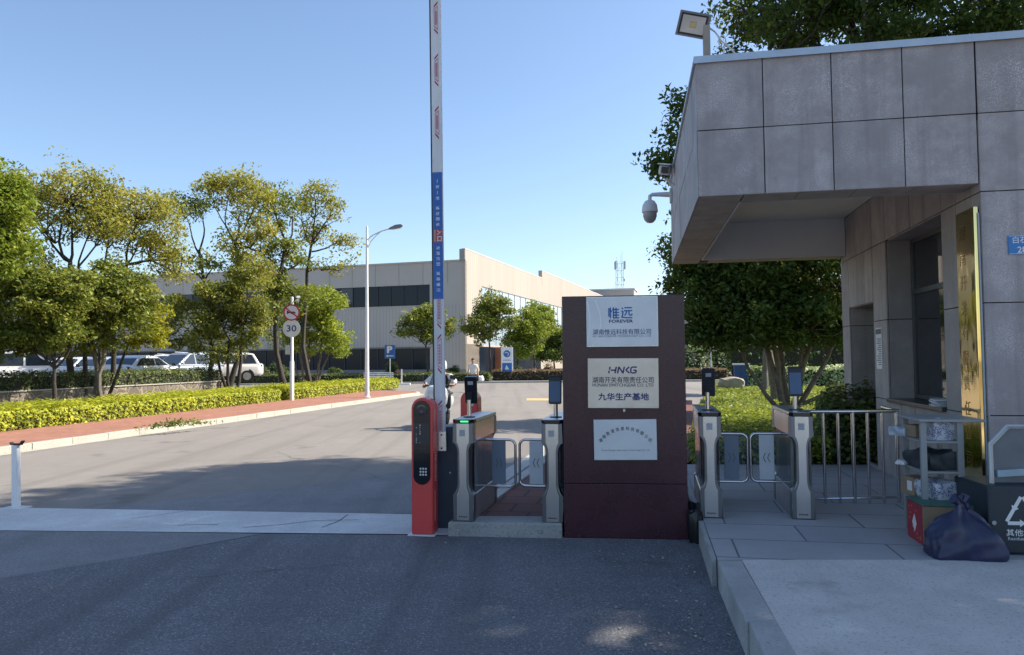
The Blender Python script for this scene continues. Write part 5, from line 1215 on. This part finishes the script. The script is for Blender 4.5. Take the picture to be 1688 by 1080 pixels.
# boulder and blue cabinet on the lawn
def rock(loc, size, m, name, label, cat, seed):
    import bmesh as bmm
    me = bpy.data.meshes.new(name); bm = bmm.new(); bmm.ops.create_icosphere(bm, subdivisions=3, radius=1); r = np.random.default_rng(seed); ph = r.uniform(0, 6, 6)
    for v in bm.verts:
        x, y, z = v.co; k = 1 + .10 * math.sin(3 * x + ph[0]) + .08 * math.sin(4 * y + ph[1] + 3 * z) + .04 * math.sin(9 * z + ph[2] + 7 * x)
        sq = 1 / max(abs(x), abs(y), abs(z)) ** .45
        v.co = Vector((x * size[0] * k * sq, y * size[1] * k * sq, (z * k * sq * .9 + .55) * size[2]))
    bm.to_mesh(me); bm.free(); me.materials.append(m); me.shade_smooth(); me.set_sharp_from_angle(angle=R(28)); return tag(link(name, me, None, loc), label, cat)
p = G(1204, 641, .1); rock(tuple(p), (.62, .4, .42), mat('boulder_stone', (.30, .27, .20), .95, var=.2, scale=3, bmp=.5), 'boulder', 'large tan boulder standing on the sunlit lawn', 'boulder', 4)
p = G(1222, 638, .1); bcab = thing('cabinet', 'blue utility cabinet with pale roof at the lawn edge', 'cabinet', tuple(p), R(-14))
MB().box(-.35, .40, 0, .7, 0, 1.18).build('cabinet_body', mat('cabinet_blue', (.02, .07, .20), .45, var=.1), bcab, bevel=.01); MB().box(-.42, .47, -.08, .78, 1.181, 1.27).build('cabinet_roof', white_dirty, bcab); MB().box(-.02, .0, -.006, -.001, .05, 1.12).build('door_gap', black, bcab)
p = P(1172, 610, 80); lm = thing('light_mast', 'thin grey light mast far behind the boulder', 'mast', (p[0], p[1], 0)); MB().cyl((0, 0, 0), (0, 0, 3.4), .10, .06, 8).build('pole', mst, lm); MB().box(-.4, .4, -.3, .3, 0, .5).build('base', concrete, lm)

# ------------------------------------------------------------------ street furniture
p = G(605, 655, .12); lp = thing('street_lamp', 'slim white street lamp with one curved arm at the hedge', 'street lamp', (p[0], p[1], .12))
MB().lathe([(.17, 0), (.17, .02), (.10, .03), (.095, .4), (.06, 5.2), (.045, 7.35), (.02, 7.40)], 14).build('pole', white_paint, lp, smooth=True)
MB().tube([(0, 0, 6.78), (.25, -.02, 6.98), (.62, -.04, 7.15), (1.0, -.05, 7.25)], .028, 8).build('arm', white_dirty, lp, smooth=True)
MB().tube([(0, 0, 6.35), (.18, -.02, 6.72), (.42, -.03, 6.98), (.62, -.04, 7.13)], .02, 8).build('brace', white_dirty, lp, smooth=True)
lh = MB(); lh.prism([(0, 0), (.10, .06), (.35, .13), (.58, .12), (.66, .06), (.60, .0), (.35, -.03)], -.11, .11)
lho = lh.build('lamp_head', mat('lamp_grey', (.16, .17, .18), .4, .4), lp, loc=(.92, -.05, 7.22), rot=(0, R(-10), 0), bevel=.02)
MB().box(.18, .56, -.085, .085, -.036, -.022).build('lens', mat('lamp_lens', (.45, .47, .5), .2), lho)

p = G(481, 660, .12); sp = thing('speed_sign', 'white pole carrying a no horn sign above a round 30 sign', 'traffic sign', (p[0], p[1], .12))
pm = MB(); pm.lathe([(.085, 0), (.085, 1.55), (.06, 1.58), (.052, 4.15), (.03, 4.17)], 14); pm.build('pole', white_paint, sp, smooth=True)
d1 = MB(); d1.disc((0, -.075, 3.53), .325); d1o = d1.build('sign_disc', mat('sign_face', (.62, .58, .60), .4), sp)
rg = MB(); n = 40
rg.add([((.335 if k else .275) * math.cos(i * 2 * PI / n), -.0795, 3.53 + (.335 if k else .275) * math.sin(i * 2 * PI / n)) for k in (0, 1) for i in range(n)], [(i, (i + 1) % n, n + (i + 1) % n, n + i) for i in range(n)])
dgn = np.array([math.cos(R(-38)), math.sin(R(-38))]); nm = np.array([-dgn[1], dgn[0]]) * .028
rg.add([(q[0], -.0812, 3.53 + q[1]) for q in (-dgn * .3 - nm, dgn * .3 - nm, dgn * .3 + nm, -dgn * .3 + nm)], [(0, 1, 2, 3)])
rg.build('prohibition_ring', redm, d1o)
hn_ = MB(); hn_.add([(x, -.0802, 3.53 + z) for x, z in ((-.19, -.075), (-.10, -.025), (.14, -.022), (.14, .018), (-.10, .03), (-.19, .095))], [(0, 1, 2, 3, 4, 5)])
tt = [(.07 + .085 * math.cos(i * 2 * PI / 20), .0 + .05 * math.sin(i * 2 * PI / 20) - .02) for i in range(20)]
hn_.tube([(x, -.082, 3.53 + z) for x, z in tt], .011, 5, closed=True); hn_.build('horn_symbol', black, d1o)
d2 = MB(); d2.disc((0, -.075, 2.89), .36); d2o = d2.build('sign_disc', mat('sign_face_cream', (.58, .60, .55), .4), sp)
text('30', darkblue, d2o, w=.40, h=.27, loc=(.0, -.0797, 2.89), bold=.02)
cm_ = MB(); cm_.tube([(0, 0, 3.98), (.28, -.05, 3.98)], .02, 6); cm_.obox((.26, -.12, 4.0), (.10, .26, .10), (R(-8), 0, R(20))); cm_.obox((.25, -.1, 4.16), (.08, .2, .08), (R(6), 0, R(-30))); cm_.tube([(.25, -.03, 3.98), (.25, -.06, 4.15)], .015, 5)
cm_.build('camera', mat('camera_grey', (.33, .34, .35), .45), sp)
MB().box(-.26, -.06, -.06, .09, 1.84, 2.22).build('junction_box', mat('box_grey', (.42, .44, .46), .5, .2), sp, bevel=.01)

p = P(643, 610, 45); ps_ = thing('parking_sign', 'blue parking sign with white P and an arrow pointing left', 'traffic sign', (p[0], p[1], .0))
MB().cyl((0, 0, 0), (0, 0, 2.0), .035, n=10).build('pole', steel_d, ps_)
pb_ = MB().prism(rrect(-.31, .31, 1.82, 2.62, .03), -.05, -.03).build('sign_board', blue, ps_)
text('P', white_paint, pb_, w=.33, h=.42, loc=(-.01, -.0515, 2.35), bold=.05)
MB().add([(x, -.0515, z) for x, z in ((-.24, 1.97), (-.12, 1.90), (-.12, 1.945), (.22, 1.945), (.22, 1.995), (-.12, 1.995), (-.12, 2.04))], [tuple(range(7))]).build('arrow', white_paint, pb_)
bo_ = MB()
for x0, x1, z0, z1 in ((-.30, .30, 1.83, 1.84), (-.30, .30, 2.60, 2.61), (-.30, -.29, 1.8405, 2.5995), (.29, .30, 1.8405, 2.5995)): bo_.box(x0, x1, -.0514, -.0502, z0, z1)
bo_.build('border_line', paleblue, pb_)

p = P(836, 616, 58); gs = thing('guide_sign', 'tall white guide sign with round logo and a blue lower panel', 'sign', (p[0], p[1], .1), R(-4))
MB().box(-.45, .45, -.06, .06, .35, 2.55).build('sign_board', white_paint, gs, bevel=.01)
for x in (-.3, .3): MB().cyl((x, 0, 0), (x, 0, .35), .04, n=8).build('leg', steel_d, gs)
MB().box(-.37, .37, -.064, -.061, .55, 1.35).build('blue_panel', blue, gs)
lg = MB(); lg.disc((0, -.062, 2.05), .27, d=.003); lgo = lg.build('logo_disc', logoblue, gs)
sw_ = MB(); sw_.tube([(-.16, -.067, 2.10), (-.04, -.067, 2.17), (.12, -.067, 2.08), (.10, -.067, 1.95), (.02, -.067, 1.93)], .03, 5); sw_.build('logo_swirl', white_paint, lgo)
tri = MB(); tri.add([(x, -.0662, z) for x, z in ((-.16, .85), (.16, .85), (.05, 1.05), (-.05, 1.2))], [(0, 1, 2, 3)]); tri.build('emblem', mat('emblem_pale', (.6, .62, .5), .5), gs)
tx = MB()
for i in range(5): tx.box(-.28 + i * .12, -.20 + i * .12, -.0645, -.0612, 1.52, 1.60)
for i in range(6): tx.box(-.30 + i * .10, -.235 + i * .10, -.0675, -.0645, .63, .69)
tx.build('caption', paleblue, gs)

p = P(624, 625, 50); be = thing('bench', 'pale metal bench with slatted back by the crossing road', 'bench', (p[0], p[1], 0), R(4))
b_ = MB()
for z in (.62, .74, .86): b_.box(-1.0, .95, .18, .21, z, z + .07)
b_.build('backrest', white_dirty, be); b_ = MB()
for y in (-.2, -.06, .08): b_.box(-1.0, .95, y, y + .1, .42, .45)
b_.build('seat', white_dirty, be)
for x in (-.85, .8): MB().prismx([(-.2, 0), (-.15, 0), (-.13, .419), (.12, .419), (.2, 0), (.25, 0), (.215, .90), (.17, .90)], x, x + .05).build('leg', steel_d, be)
p = P(662, 622, 53); ss = thing('small_sign', 'little red topped notice board on a white post near the bench', 'sign', (p[0], p[1], 0)); MB().box(-.04, .04, -.04, .04, 0, 1.1).build('post', white_paint, ss); MB().box(-.36, -.04, -.02, .02, .85, 1.05).build('sign_board', mat('notice_red', (.25, .10, .12), .5), ss); MB().box(-.6, .6, -.2, .2, 0, .12).build('base', white_paint, ss)

# ------------------------------------------------------------------ parked cars
car_white = mat('car_white', (.72, .72, .70), .22, var=.02, coat=.6); car_silver = mat('car_silver', (.42, .46, .50), .25, .5, var=.03, coat=.6)
car_glass = glass_mat('car_glass', (.025, .035, .05), .03); tyre = mat('tyre', (.015, .015, .016), .85); rim = mat('alloy', (.45, .46, .48), .3, .8)
taillight = mat('tail_lamp', (.16, .01, .015), .15, coat=.5); headl = mat('head_lamp', (.55, .58, .6), .1, coat=.5); platem = mat('plate_blue_car', (.03, .10, .38), .4)
def loft(secs, n=24):
    """closed superellipse sections along x: (x, half width, z bottom, z top, shoulder exponent)"""
    b = MB(); vs = []
    for x, hw, z0, z1, e in secs:
        for j in range(n):
            a = 2 * PI * (j + .5) / n; ca, sa = math.cos(a), math.sin(a)
            vs.append((x, hw * math.copysign(abs(ca) ** (2 / e), ca), (z0 + z1) / 2 + (z1 - z0) / 2 * math.copysign(abs(sa) ** (2 / e), sa)))
    m = len(secs)
    return b.add(vs, [(i * n + j, i * n + (j + 1) % n, (i + 1) * n + (j + 1) % n, (i + 1) * n + j) for i in range(m - 1) for j in range(n)] + [tuple(range(n))[::-1], tuple((m - 1) * n + j for j in range(n))])
def car(loc, rz, label, kind, paint, seed=0):
    """front towards +x"""
    t = thing('parked_car', label, 'car', loc, rz, 'cars in the car park')
    suv = kind == 'suv'
    Lh = 2.3; hw = .92 if suv else .90
    belt = 1.02 if suv else .98; roof = 1.68 if suv else 1.46; hood = .98 if suv else .84; tail = 1.04 if suv else 1.04
    zb = .28 if suv else .22
    if suv: low = [(-2.28, .70, .45, .98, 5), (-2.22, .84, .36, 1.04, 5), (-1.9, .91, zb, 1.06, 5), (-1.0, .93, zb, 1.05, 5), (.6, .93, zb, 1.04, 5), (1.2, .92, zb, 1.02, 5), (1.9, .88, zb, .95, 5), (2.2, .78, .34, .84, 4), (2.3, .62, .42, .70, 4)]
    else: low = [(-2.32, .66, .42, .96, 5), (-2.26, .80, .34, 1.05, 5), (-1.9, .88, zb, 1.07, 5), (-1.0, .91, zb, 1.02, 5), (.5, .91, zb, .97, 5), (1.1, .90, zb, .93, 5), (1.8, .86, zb, .80, 5), (2.15, .76, .30, .70, 4), (2.28, .58, .38, .58, 4)]
    loft(low, 28).build('body', paint, t, smooth=True, angle=60)
    if suv: cab = [(-2.12, 1.0, .80, .02), (-1.75, 1.60, .66, 0), (-.9, 1.68, .68, 0), (.1, 1.64, .67, 0), (1.15, 1.0, .80, 0)]
    else: cab = [(-1.95, .95, .78, 0), (-1.15, 1.36, .64, 0), (-.5, 1.44, .64, 0), (.2, 1.40, .63, 0), (1.15, .88, .78, 0)]
    # painted cabin with dark window panels set just proud of it
    bz = belt - .07; hwb = .86; hwt = .66; x_r, x_r2, x_m, x_f2, x_f = cab[0][0], cab[1][0], cab[2][0], cab[3][0], cab[4][0]; zr = roof
    z2 = zr - .07; z4 = zr - .05
    prof = [(x_r, bz), (x_f, bz), (x_f2, z4), (x_m, zr), (x_r2, z2)]; wd = [hwb, hwb, hwt, hwt, hwt]
    vs = [(x, -w_, z) for (x, z), w_ in zip(prof, wd)] + [(x, w_, z) for (x, z), w_ in zip(prof, wd)]
    MB().add(vs, [(0, 1, 2, 3, 4), (9, 8, 7, 6, 5)] + [(i, 5 + i, 5 + (i + 1) % 5, (i + 1) % 5) for i in range(5)]).build('roof', paint, t, bevel=.05, smooth=True, angle=25)
    def yat(z): return hwb + (hwt - hwb) * (z - bz) / (zr - bz) + .010
    def xr(z): return x_r + (x_r2 - x_r) * (z - bz) / (z2 - bz)
    def xf(z): return x_f + (x_f2 - x_f) * (z - bz) / (z4 - bz)
    gl_ = MB(); zb_, zt_ = bz + .10, zr - .13
    cuts = [(xr(zb_) + .16, xr(zt_) + .14, -.22, -.22), (-.14, -.14, xf(zb_) - .17, xf(zt_) - .12)]
    if suv: cuts = [(xr(zb_) + .16, xr(zt_) + .14, -1.16, -1.16), (-1.06, -1.06, -.20, -.20), (-.12, -.12, xf(zb_) - .17, xf(zt_) - .12)]
    for sg_ in (-1, 1):
        for a0, a1, b0, b1 in cuts:
            gl_.add([(a0, sg_ * yat(zb_), zb_), (b0, sg_ * yat(zb_), zb_), (b1, sg_ * yat(zt_), zt_), (a1, sg_ * yat(zt_), zt_)], [(0, 1, 2, 3)])
    for fx, off_ in ((xf, .012), (xr, -.012)):
        za, zc = bz + .09, zr - .13
        gl_.add([(fx(za) + off_, -yat(za) + .12, za), (fx(za) + off_, yat(za) - .12, za), (fx(zc) + off_, yat(zc) - .10, zc), (fx(zc) + off_, -yat(zc) + .10, zc)], [(0, 1, 2, 3)])
    gl_.build('windows', car_glass, t)
    for s in (-1, 1):
        mr = MB(); mr.obox((.95, s * 1.0, belt + .06), (.12, .20, .13)); mr.build('mirror', paint if suv else black, t, bevel=.03)
        for x in (-1.38, 1.38):
            MB().cyl((x, s * (hw - .21), .33), (x, s * (hw + .015), .33), .33, n=22).build('wheel', tyre, t)
            rm = MB(); rm.cyl((x, s * (hw + .0155), .33), (x, s * (hw + .022), .33), .22, n=18); wr_ = rm.build('rim', rim, t)
            ar = MB(); ar.cyl((x, s * (hw - .2), .36), (x, s * (hw - .003), .36), .39, n=22); ar.build('wheel_arch', black, t)
        MB().obox((-2.17, s * .66, tail - .13), (.16, .36, .13), (0, 0, s * -.25)).build('tail_light', taillight, t, bevel=.02)
        MB().obox((2.08, s * .62, hood - .18), (.22, .34, .12), (0, 0, s * -.5)).build('headlight', headl, t, bevel=.02)
        MB().box(-.05, .12, min(s * (hw + .008), s * (hw + .02)), max(s * (hw + .008), s * (hw + .02)), belt - .16, belt - .13).build('door_handle', chrome, t)
        if suv: MB().tube([(-1.5, s * .6, zr - .02), (-.1, s * .6, zr + .02)], .02, 6).build('roof_rail', chrome, t)
    MB().box(-2.335, -2.30, -.22, .22, tail - .33, tail - .19).build('number_plate', platem, t)
    MB().box(2.285, 2.31, -.22, .22, .42, .56).build('number_plate', platem, t)
    MB().box(-2.1, 2.1, -.86, .86, zb - .06, zb + .03).build('underbody', black, t)
    return t
def cp_(px, Y): q = P(px, 600, Y); return (q[0], q[1], .55)
car(cp_(232, 33.5), R(84), 'white saloon seen from behind with dark rear glass and red tail lamps', 'saloon', car_white)
car(cp_(364, 43.5), R(202), 'white sport utility parked side on with its wheel showing past the trunks', 'suv', car_white)
car(cp_(300, 40.5), R(-112), 'silver sport utility facing the road with a wide dark windscreen', 'suv', car_silver)
car(cp_(272, 47), R(-100), 'white car half hidden between the saloon and the silver car', 'suv', car_white)
car(cp_(46, 31.5), R(36), 'large white car at the far left behind the forked trunk', 'suv', car_white)
car(cp_(152, 38), R(-95), 'small silver car with a pale windscreen seen between the pale trunks', 'saloon', car_silver)
car(cp_(118, 38), R(-95), 'white car behind the twin dark trunks of the umbrella tree', 'saloon', car_white)
car(cp_(178, 42), R(-96), 'white car with dark glass just left of the saloon boot', 'saloon', car_white)

# ------------------------------------------------------------------ walking man
skin_m = mat('skin', (.42, .26, .18), .55, var=.06); jeans = mat('jeans', (.055, .085, .15), .85, var=.25, scale=14); shirt = mat('white_shirt', (.66, .65, .63), .8, var=.05); hair = mat('hair', (.012, .010, .009), .6); shoe = mat('shoe', (.08, .08, .085), .6)
def hand(V, E_, Rd, wi, wp, d, side, fwd=(0, -1, 0)):
    """adds a palm and five curled fingers to a skin graph after wrist index wi at point wp, pointing along d"""
    d = Vector(d).normalized(); s = Vector(side).normalized(); f = Vector(fwd)
    wp = Vector(wp); V.append(wp + d * .05); Rd.append((.022, .03)); E_.append((wi, len(V) - 1)); pi = len(V) - 1
    V.append(wp + d * .09); Rd.append((.020, .034)); E_.append((pi, len(V) - 1)); ki = len(V) - 1
    for k, ln in zip((-1.5, -.5, .5, 1.5), (.065, .08, .076, .056)):
        b = wp + d * .09 + s * k * .020
        V.append(b + d * .02); Rd.append(.010); E_.append((ki, len(V) - 1))
        V.append(b + d * (.02 + ln * .5) + f * .012); Rd.append(.009); E_.append((len(V) - 2, len(V) - 1))
        V.append(b + d * (.02 + ln * .85) + f * .035); Rd.append(.008); E_.append((len(V) - 2, len(V) - 1))
    b = wp + d * .05 + s * -.035
    V.append(b); Rd.append(.012); E_.append((pi, len(V) - 1)); V.append(b + d * .045 - s * .022 + f * .012); Rd.append(.010); E_.append((len(V) - 2, len(V) - 1))
def head_parts(t, c, sc=1., hairm=None, tilt=0):
    c = Vector(c)
    fc = MB()
    for s in (-1, 1): fc.lathe([(.004, -.004), (.011, 0), (.004, .004)], 8, (c.x + s * .032, c.y - .088, c.z + .005))
    fc.obox((c.x, c.y - .088, c.z - .062), (.045, .008, .010)); fc.build('eyes_and_mouth', mat('dark_features', (.06, .03, .025), .5), t)
    if hairm:
        h = MB(); vs = []; n, m = 18, 9
        for j in range(m):
            ph = (j / (m - 1)) * PI * .56
            for i in range(n):
                a = i * 2 * PI / n; cut = 1. if math.sin(a) > -.3 else .80
                p_ = ph * cut; vs.append((c.x + .088 * math.sin(p_) * math.cos(a), c.y + .006 + .102 * math.sin(p_) * math.sin(a), c.z + .012 + .118 * math.cos(p_)))
        h.add(vs, [(j * n + i, j * n + (i + 1) % n, (j + 1) * n + (i + 1) % n, (j + 1) * n + i) for j in range(m - 1) for i in range(n)])
        h.build('hair', hairm, t, smooth=True)
def man(loc, rz):
    t = thing('person', 'man in a white short sleeved shirt and blue jeans walking with something white in hand', 'person', loc, rz)
    V = []; E_ = []; Rd = []
    def j(p_, r_, par=None):
        V.append(Vector(p_)); Rd.append(r_)
        if par is not None: E_.append((par, len(V) - 1))
        return len(V) - 1
    pel = j((0, 0, .95), (.10, .07)); ch = j((0, .01, 1.20), (.10, .07), pel); up = j((0, .01, 1.38), (.10, .06), ch); nk = j((0, 0, 1.50), .055, up); hb = j((0, -.015, 1.58), (.068, .08), nk); hm = j((0, -.01, 1.66), (.078, .095), hb); ht = j((0, 0, 1.725), (.06, .075), hm)
    nose = j((0, -.105, 1.635), .012, hm)
    for s in (-1, 1):
        ear = j((s * .085, .0, 1.645), .012, hm)
        sh = j((s * .185, .01, 1.39), .046, up); el = j((s * .255, .02 , 1.13), .042, sh); wr_ = j((s * .275, -.06, .90), .030, el)
        hand(V, E_, Rd, wr_, V[wr_], (s * .05, -.15, -1), (0, -1, 0), (-s, 0, 0))
        st = .10 * s; hip = j((s * .09, 0, .90), .07, pel); kn = j((s * .095, -.06 - st * .5, .50), .05, hip); an = j((s * .10, .02 - st * 1.3, .09), .042, kn); toe = j((s * .11, -.13 - st * 1.3, .035), .032, an)
    skin('body', V, E_, Rd, skin_m, t)
    v = [(0, 0, .90), (0, .01, 1.18), (0, .01, 1.36), (0, .005, 1.46)]; rd = [(.185, .135), (.185, .13), (.19, .12), (.085, .075)]; ed = [(0, 1), (1, 2), (2, 3)]
    for s in (-1, 1):
        v += [(s * .19, .01, 1.395), (s * .235, .015, 1.21)]; rd += [.075, .066]; ed += [(2, len(v) - 2), (len(v) - 2, len(v) - 1)]
    skin('shirt', v, ed, rd, shirt, t)
    v = [(0, 0, .96)]; rd = [(.155, .115)]; ed = []
    for s in (-1, 1):
        st = .10 * s; v += [(s * .09, 0, .86), (s * .095, -.06 - st * .5, .50), (s * .10, .02 - st * 1.3, .12)]; rd += [.105, .080, .068]; k = len(v); ed += [(0, k - 3), (k - 3, k - 2), (k - 2, k - 1)]
    skin('trousers', v, ed, rd, jeans, t)
    for s in (-1, 1):
        st = .10 * s; skin('shoe', [(s * .10, .04 - st * 1.3, .055), (s * .108, -.08 - st * 1.3, .05), (s * .112, -.17 - st * 1.3, .04)], [(0, 1), (1, 2)], [.048, .050, .038], shoe if s < 0 else white_dirty, t)
    head_parts(t, (0, -.01, 1.66), 1, hair)
    return t
p = G(780, 647, 0); mn = man((p[0], p[1], 0), R(-4))
cap = lump('white_bag', (.26, .20, .24), white_paint, (p[0] + .42, p[1] - .12, .60), 'white crumpled bag carried in the walking man\'s hand', 'bag', 8, .5, .16)

# ------------------------------------------------------------------ scooter and its rider
X0, Y0 = -1.80, 18.9
sc = thing('motor_scooter', 'large white motor scooter coming through the gate with a tall windscreen', 'scooter', (X0, Y0, 0), R(-6))
scw = mat('scooter_white', (.66, .69, .72), .25, var=.03, coat=.5)
for y in (-.62, .72): 
    wl = MB().lathe([(.10, -.06), (.26, -.06), (.285, -.03), (.285, .03), (.26, .06), (.10, .06)], 24).build('wheel', tyre, sc, loc=(0, y, .285), rot=(0, PI / 2, 0), smooth=True)
    MB().lathe([(.02, -.05), (.17, -.045), (.17, .045), (.02, .05)], 16).build('rim', rim, wl)
fb = MB(); fb.prism([(-.10, .42), (.10, .42), (.24, .62), (.27, .86), (.18, 1.06), (-.18, 1.06), (-.27, .86), (-.24, .62)], -.60, -.28)
fb.build('front_fairing', scw, sc, bevel=.06, smooth=True)
MB().prismx([(-.42, .42), (-.30, .34), (.55, .34), (.95, .55), (1.0, .74), (.5, .78), (.15, .66), (-.1, .46), (-.3, .46)], -.17, .17).build('tail_body', scw, sc, bevel=.05, smooth=True)
MB().prismx([(.0, .70), (.55, .79), (.98, .77), (.98, .84), (.5, .88), (.02, .78)], -.15, .15).build('seat', black, sc, bevel=.03)
MB().prism([(-.09, .36), (.09, .36), (.09, .58), (-.09, .58)], -.80, -.45).build('mudguard', scw, sc, bevel=.05)
for s in (-1, 1):
    MB().lathe([(.005, -.02), (.075, -.005), (.08, .02)], 18).build('headlight', headl, sc, loc=(s * .115, -.605, .87), rot=(PI / 2, 0, 0), smooth=True)
    MB().tube([(s * .28, -.35, 1.06), (s * .36, -.42, 1.22)], .012, 6).build('mirror_stem', black, sc); MB().obox((s * .40, -.42, 1.25), (.15, .03, .10), (0, s * .3, 0)).build('mirror', black, sc, bevel=.015)
    MB().obox((s * .20, -.58, .76), (.12, .04, .05), (0, s * .6, 0)).build('indicator', mat('indicator_amber', (.5, .25, .06), .3), sc)
MB().tube([(-.38, -.22, 1.03), (-.12, -.32, 1.06), (.12, -.32, 1.06), (.38, -.22, 1.03)], .022, 8).build('handlebar', black, sc, smooth=True)
sm = glass_mat('windscreen_smoke', (.10, .13, .15), .08)
ws_ = MB(); ws_.add([(x, -.48 + .22 * t + .12 * abs(x), 1.02 + .32 * t) for t in (0, 1) for x in ((-.20, 0, .20) if t == 0 else (-.13, 0, .13))] + [(x, -.465 + .22 * t + .12 * abs(x), 1.02 + .32 * t) for t in (0, 1) for x in ((-.20, 0, .20) if t == 0 else (-.13, 0, .13))], [(0, 1, 4, 3), (1, 2, 5, 4), (9, 10, 7, 6), (10, 11, 8, 7), (3, 4, 10, 9), (4, 5, 11, 10), (6, 7, 1, 0), (7, 8, 2, 1), (0, 3, 9, 6), (8, 11, 5, 2)])
ws_.build('windscreen', sm, sc)
MB().box(-.11, .11, -.815, -.805, .42, .52).build('front_plate', platem, sc)
rd_ = thing('rider', 'scooter rider in white sleeves with black vest and dark trousers', 'person', (X0, Y0, 0), R(-6))
rd_.name = 'person.001'
V = []; E_ = []; Rd = []
def j(p_, r_, par=None):
    V.append(Vector(p_)); Rd.append(r_)
    if par is not None: E_.append((par, len(V) - 1))
    return len(V) - 1
pel = j((0, .42, .88), (.10, .08)); ch = j((0, .34, 1.10), (.10, .07), pel); up = j((0, .28, 1.30), (.10, .06), ch); nk = j((0, .24, 1.41), .052, up); hm = j((0, .20, 1.53), (.075, .09), nk); ht = j((0, .21, 1.60), (.06, .07), hm); ns = j((0, .10, 1.51), .012, hm)
for s in (-1, 1):
    sh = j((s * .18, .27, 1.30), .044, up); el = j((s * .36, .10, 1.12), .042, sh); wr_ = j((s * .36, -.12, 1.06), .030, el)
    hand(V, E_, Rd, wr_, V[wr_], (-s * .1, -.95, -.25), (-s, 0, 0), (0, .1, -1))
    hip = j((s * .10, .40, .86), .068, pel); kn = j((s * .20, -.02, .80), .05, hip); an = j((s * .19, .06, .42), .042, kn); toe = j((s * .20, -.08, .37), .034, an)
skin('body', V, E_, Rd, skin_m, rd_)
skin('vest', [(0, .42, .90), (0, .34, 1.10), (0, .28, 1.28), (0, .255, 1.37)], [(0, 1), (1, 2), (2, 3)], [(.18, .15), (.185, .14), (.19, .125), (.08, .07)], black, rd_)
for s in (-1, 1):
    skin('sleeve', [(s * .17, .27, 1.30), (s * .36, .10, 1.12), (s * .365, -.06, 1.075)], [(0, 1), (1, 2)], [.085, .07, .055], shirt, rd_)
    skin('trouser_leg', [(s * .08, .42, .86), (s * .20, -.02, .80), (s * .19, .06, .45)], [(0, 1), (1, 2)], [.11, .085, .07], mat('dark_trousers', (.02, .022, .028), .85, var=.2), rd_)
    skin('shoe', [(s * .19, .10, .40), (s * .20, -.04, .385), (s * .20, -.13, .375)], [(0, 1), (1, 2)], [.046, .048, .035], black, rd_)
head_parts(rd_, (0, .20, 1.53))
MB().lathe([(.125, -.10), (.135, 0), (.115, .09), (.06, .135), (.005, .15)], 20).build('helmet', mat('helmet_white', (.6, .62, .64), .25, coat=.4), rd_, loc=(0, .215, 1.55), smooth=True)

# ------------------------------------------------------------------ litter, weeds, road paint
lt_ = np.random.default_rng(77)
k = 220; q = np.column_stack([lt_.uniform(.6, 1.6, k), lt_.uniform(3.2, 7, k), np.full(k, .012)]); q[:, 0] = np.minimum(q[:, 0], .62 + .147 * q[:, 1] - .02 - np.abs(lt_.normal(0, .25, k)))
q2 = np.column_stack([lt_.uniform(-4, 1, 50), lt_.uniform(3.5, 7, 50), np.full(50, .012)])
dl_ = leaves('leaf_litter', np.concatenate([q, q2]), .022, mat('pale_litter', (.34, .31, .26), .9, var=.3), None, up=2, seed=78, aspect=.7); tag(dl_, 'pale leaf crumbs and grit scattered along the kerb', 'litter', None, 'stuff')
k = 260; s_ = lt_.uniform(-2, 26, k); o_ = -np.abs(lt_.normal(0, .18, k)); q = np.array([(*HL(a, b), .128) for a, b in zip(s_, o_)])
dl_ = leaves('fallen_leaves', q, .06, mat('dry_leaf', (.30, .20, .09), .9, var=.35), None, up=2, seed=79); tag(dl_, 'dry fallen leaves along the hedge foot', 'leaves', None, 'stuff')
wp_ = G(292, 706, .12); wdt = thing('weed_tuft', 'green weed tuft growing out of the kerb joint', 'weed', tuple(wp_))
q = lt_.normal(size=(420, 3)) * np.array([.24, .12, .04]); q[:, 1] = q[:, 1] + q[:, 0] * 1.6; q[:, 2] = np.abs(q[:, 2]) + .03 + .12 * lt_.random(420) * np.exp(-(q[:, 0] / .5) ** 2)
leaves('foliage', q, .085, G_mid, wdt, up=.1, seed=80, aspect=.3)
yp = mat('worn_yellow_paint', (.50, .38, .16), .9, var=.2, scale=3)
sheet('yellow_marking', [tuple(G(868, 657)[:2]), tuple(G(925, 657)[:2]), tuple(G(925, 660.5)[:2]), tuple(G(868, 660.5)[:2])], .005, yp)
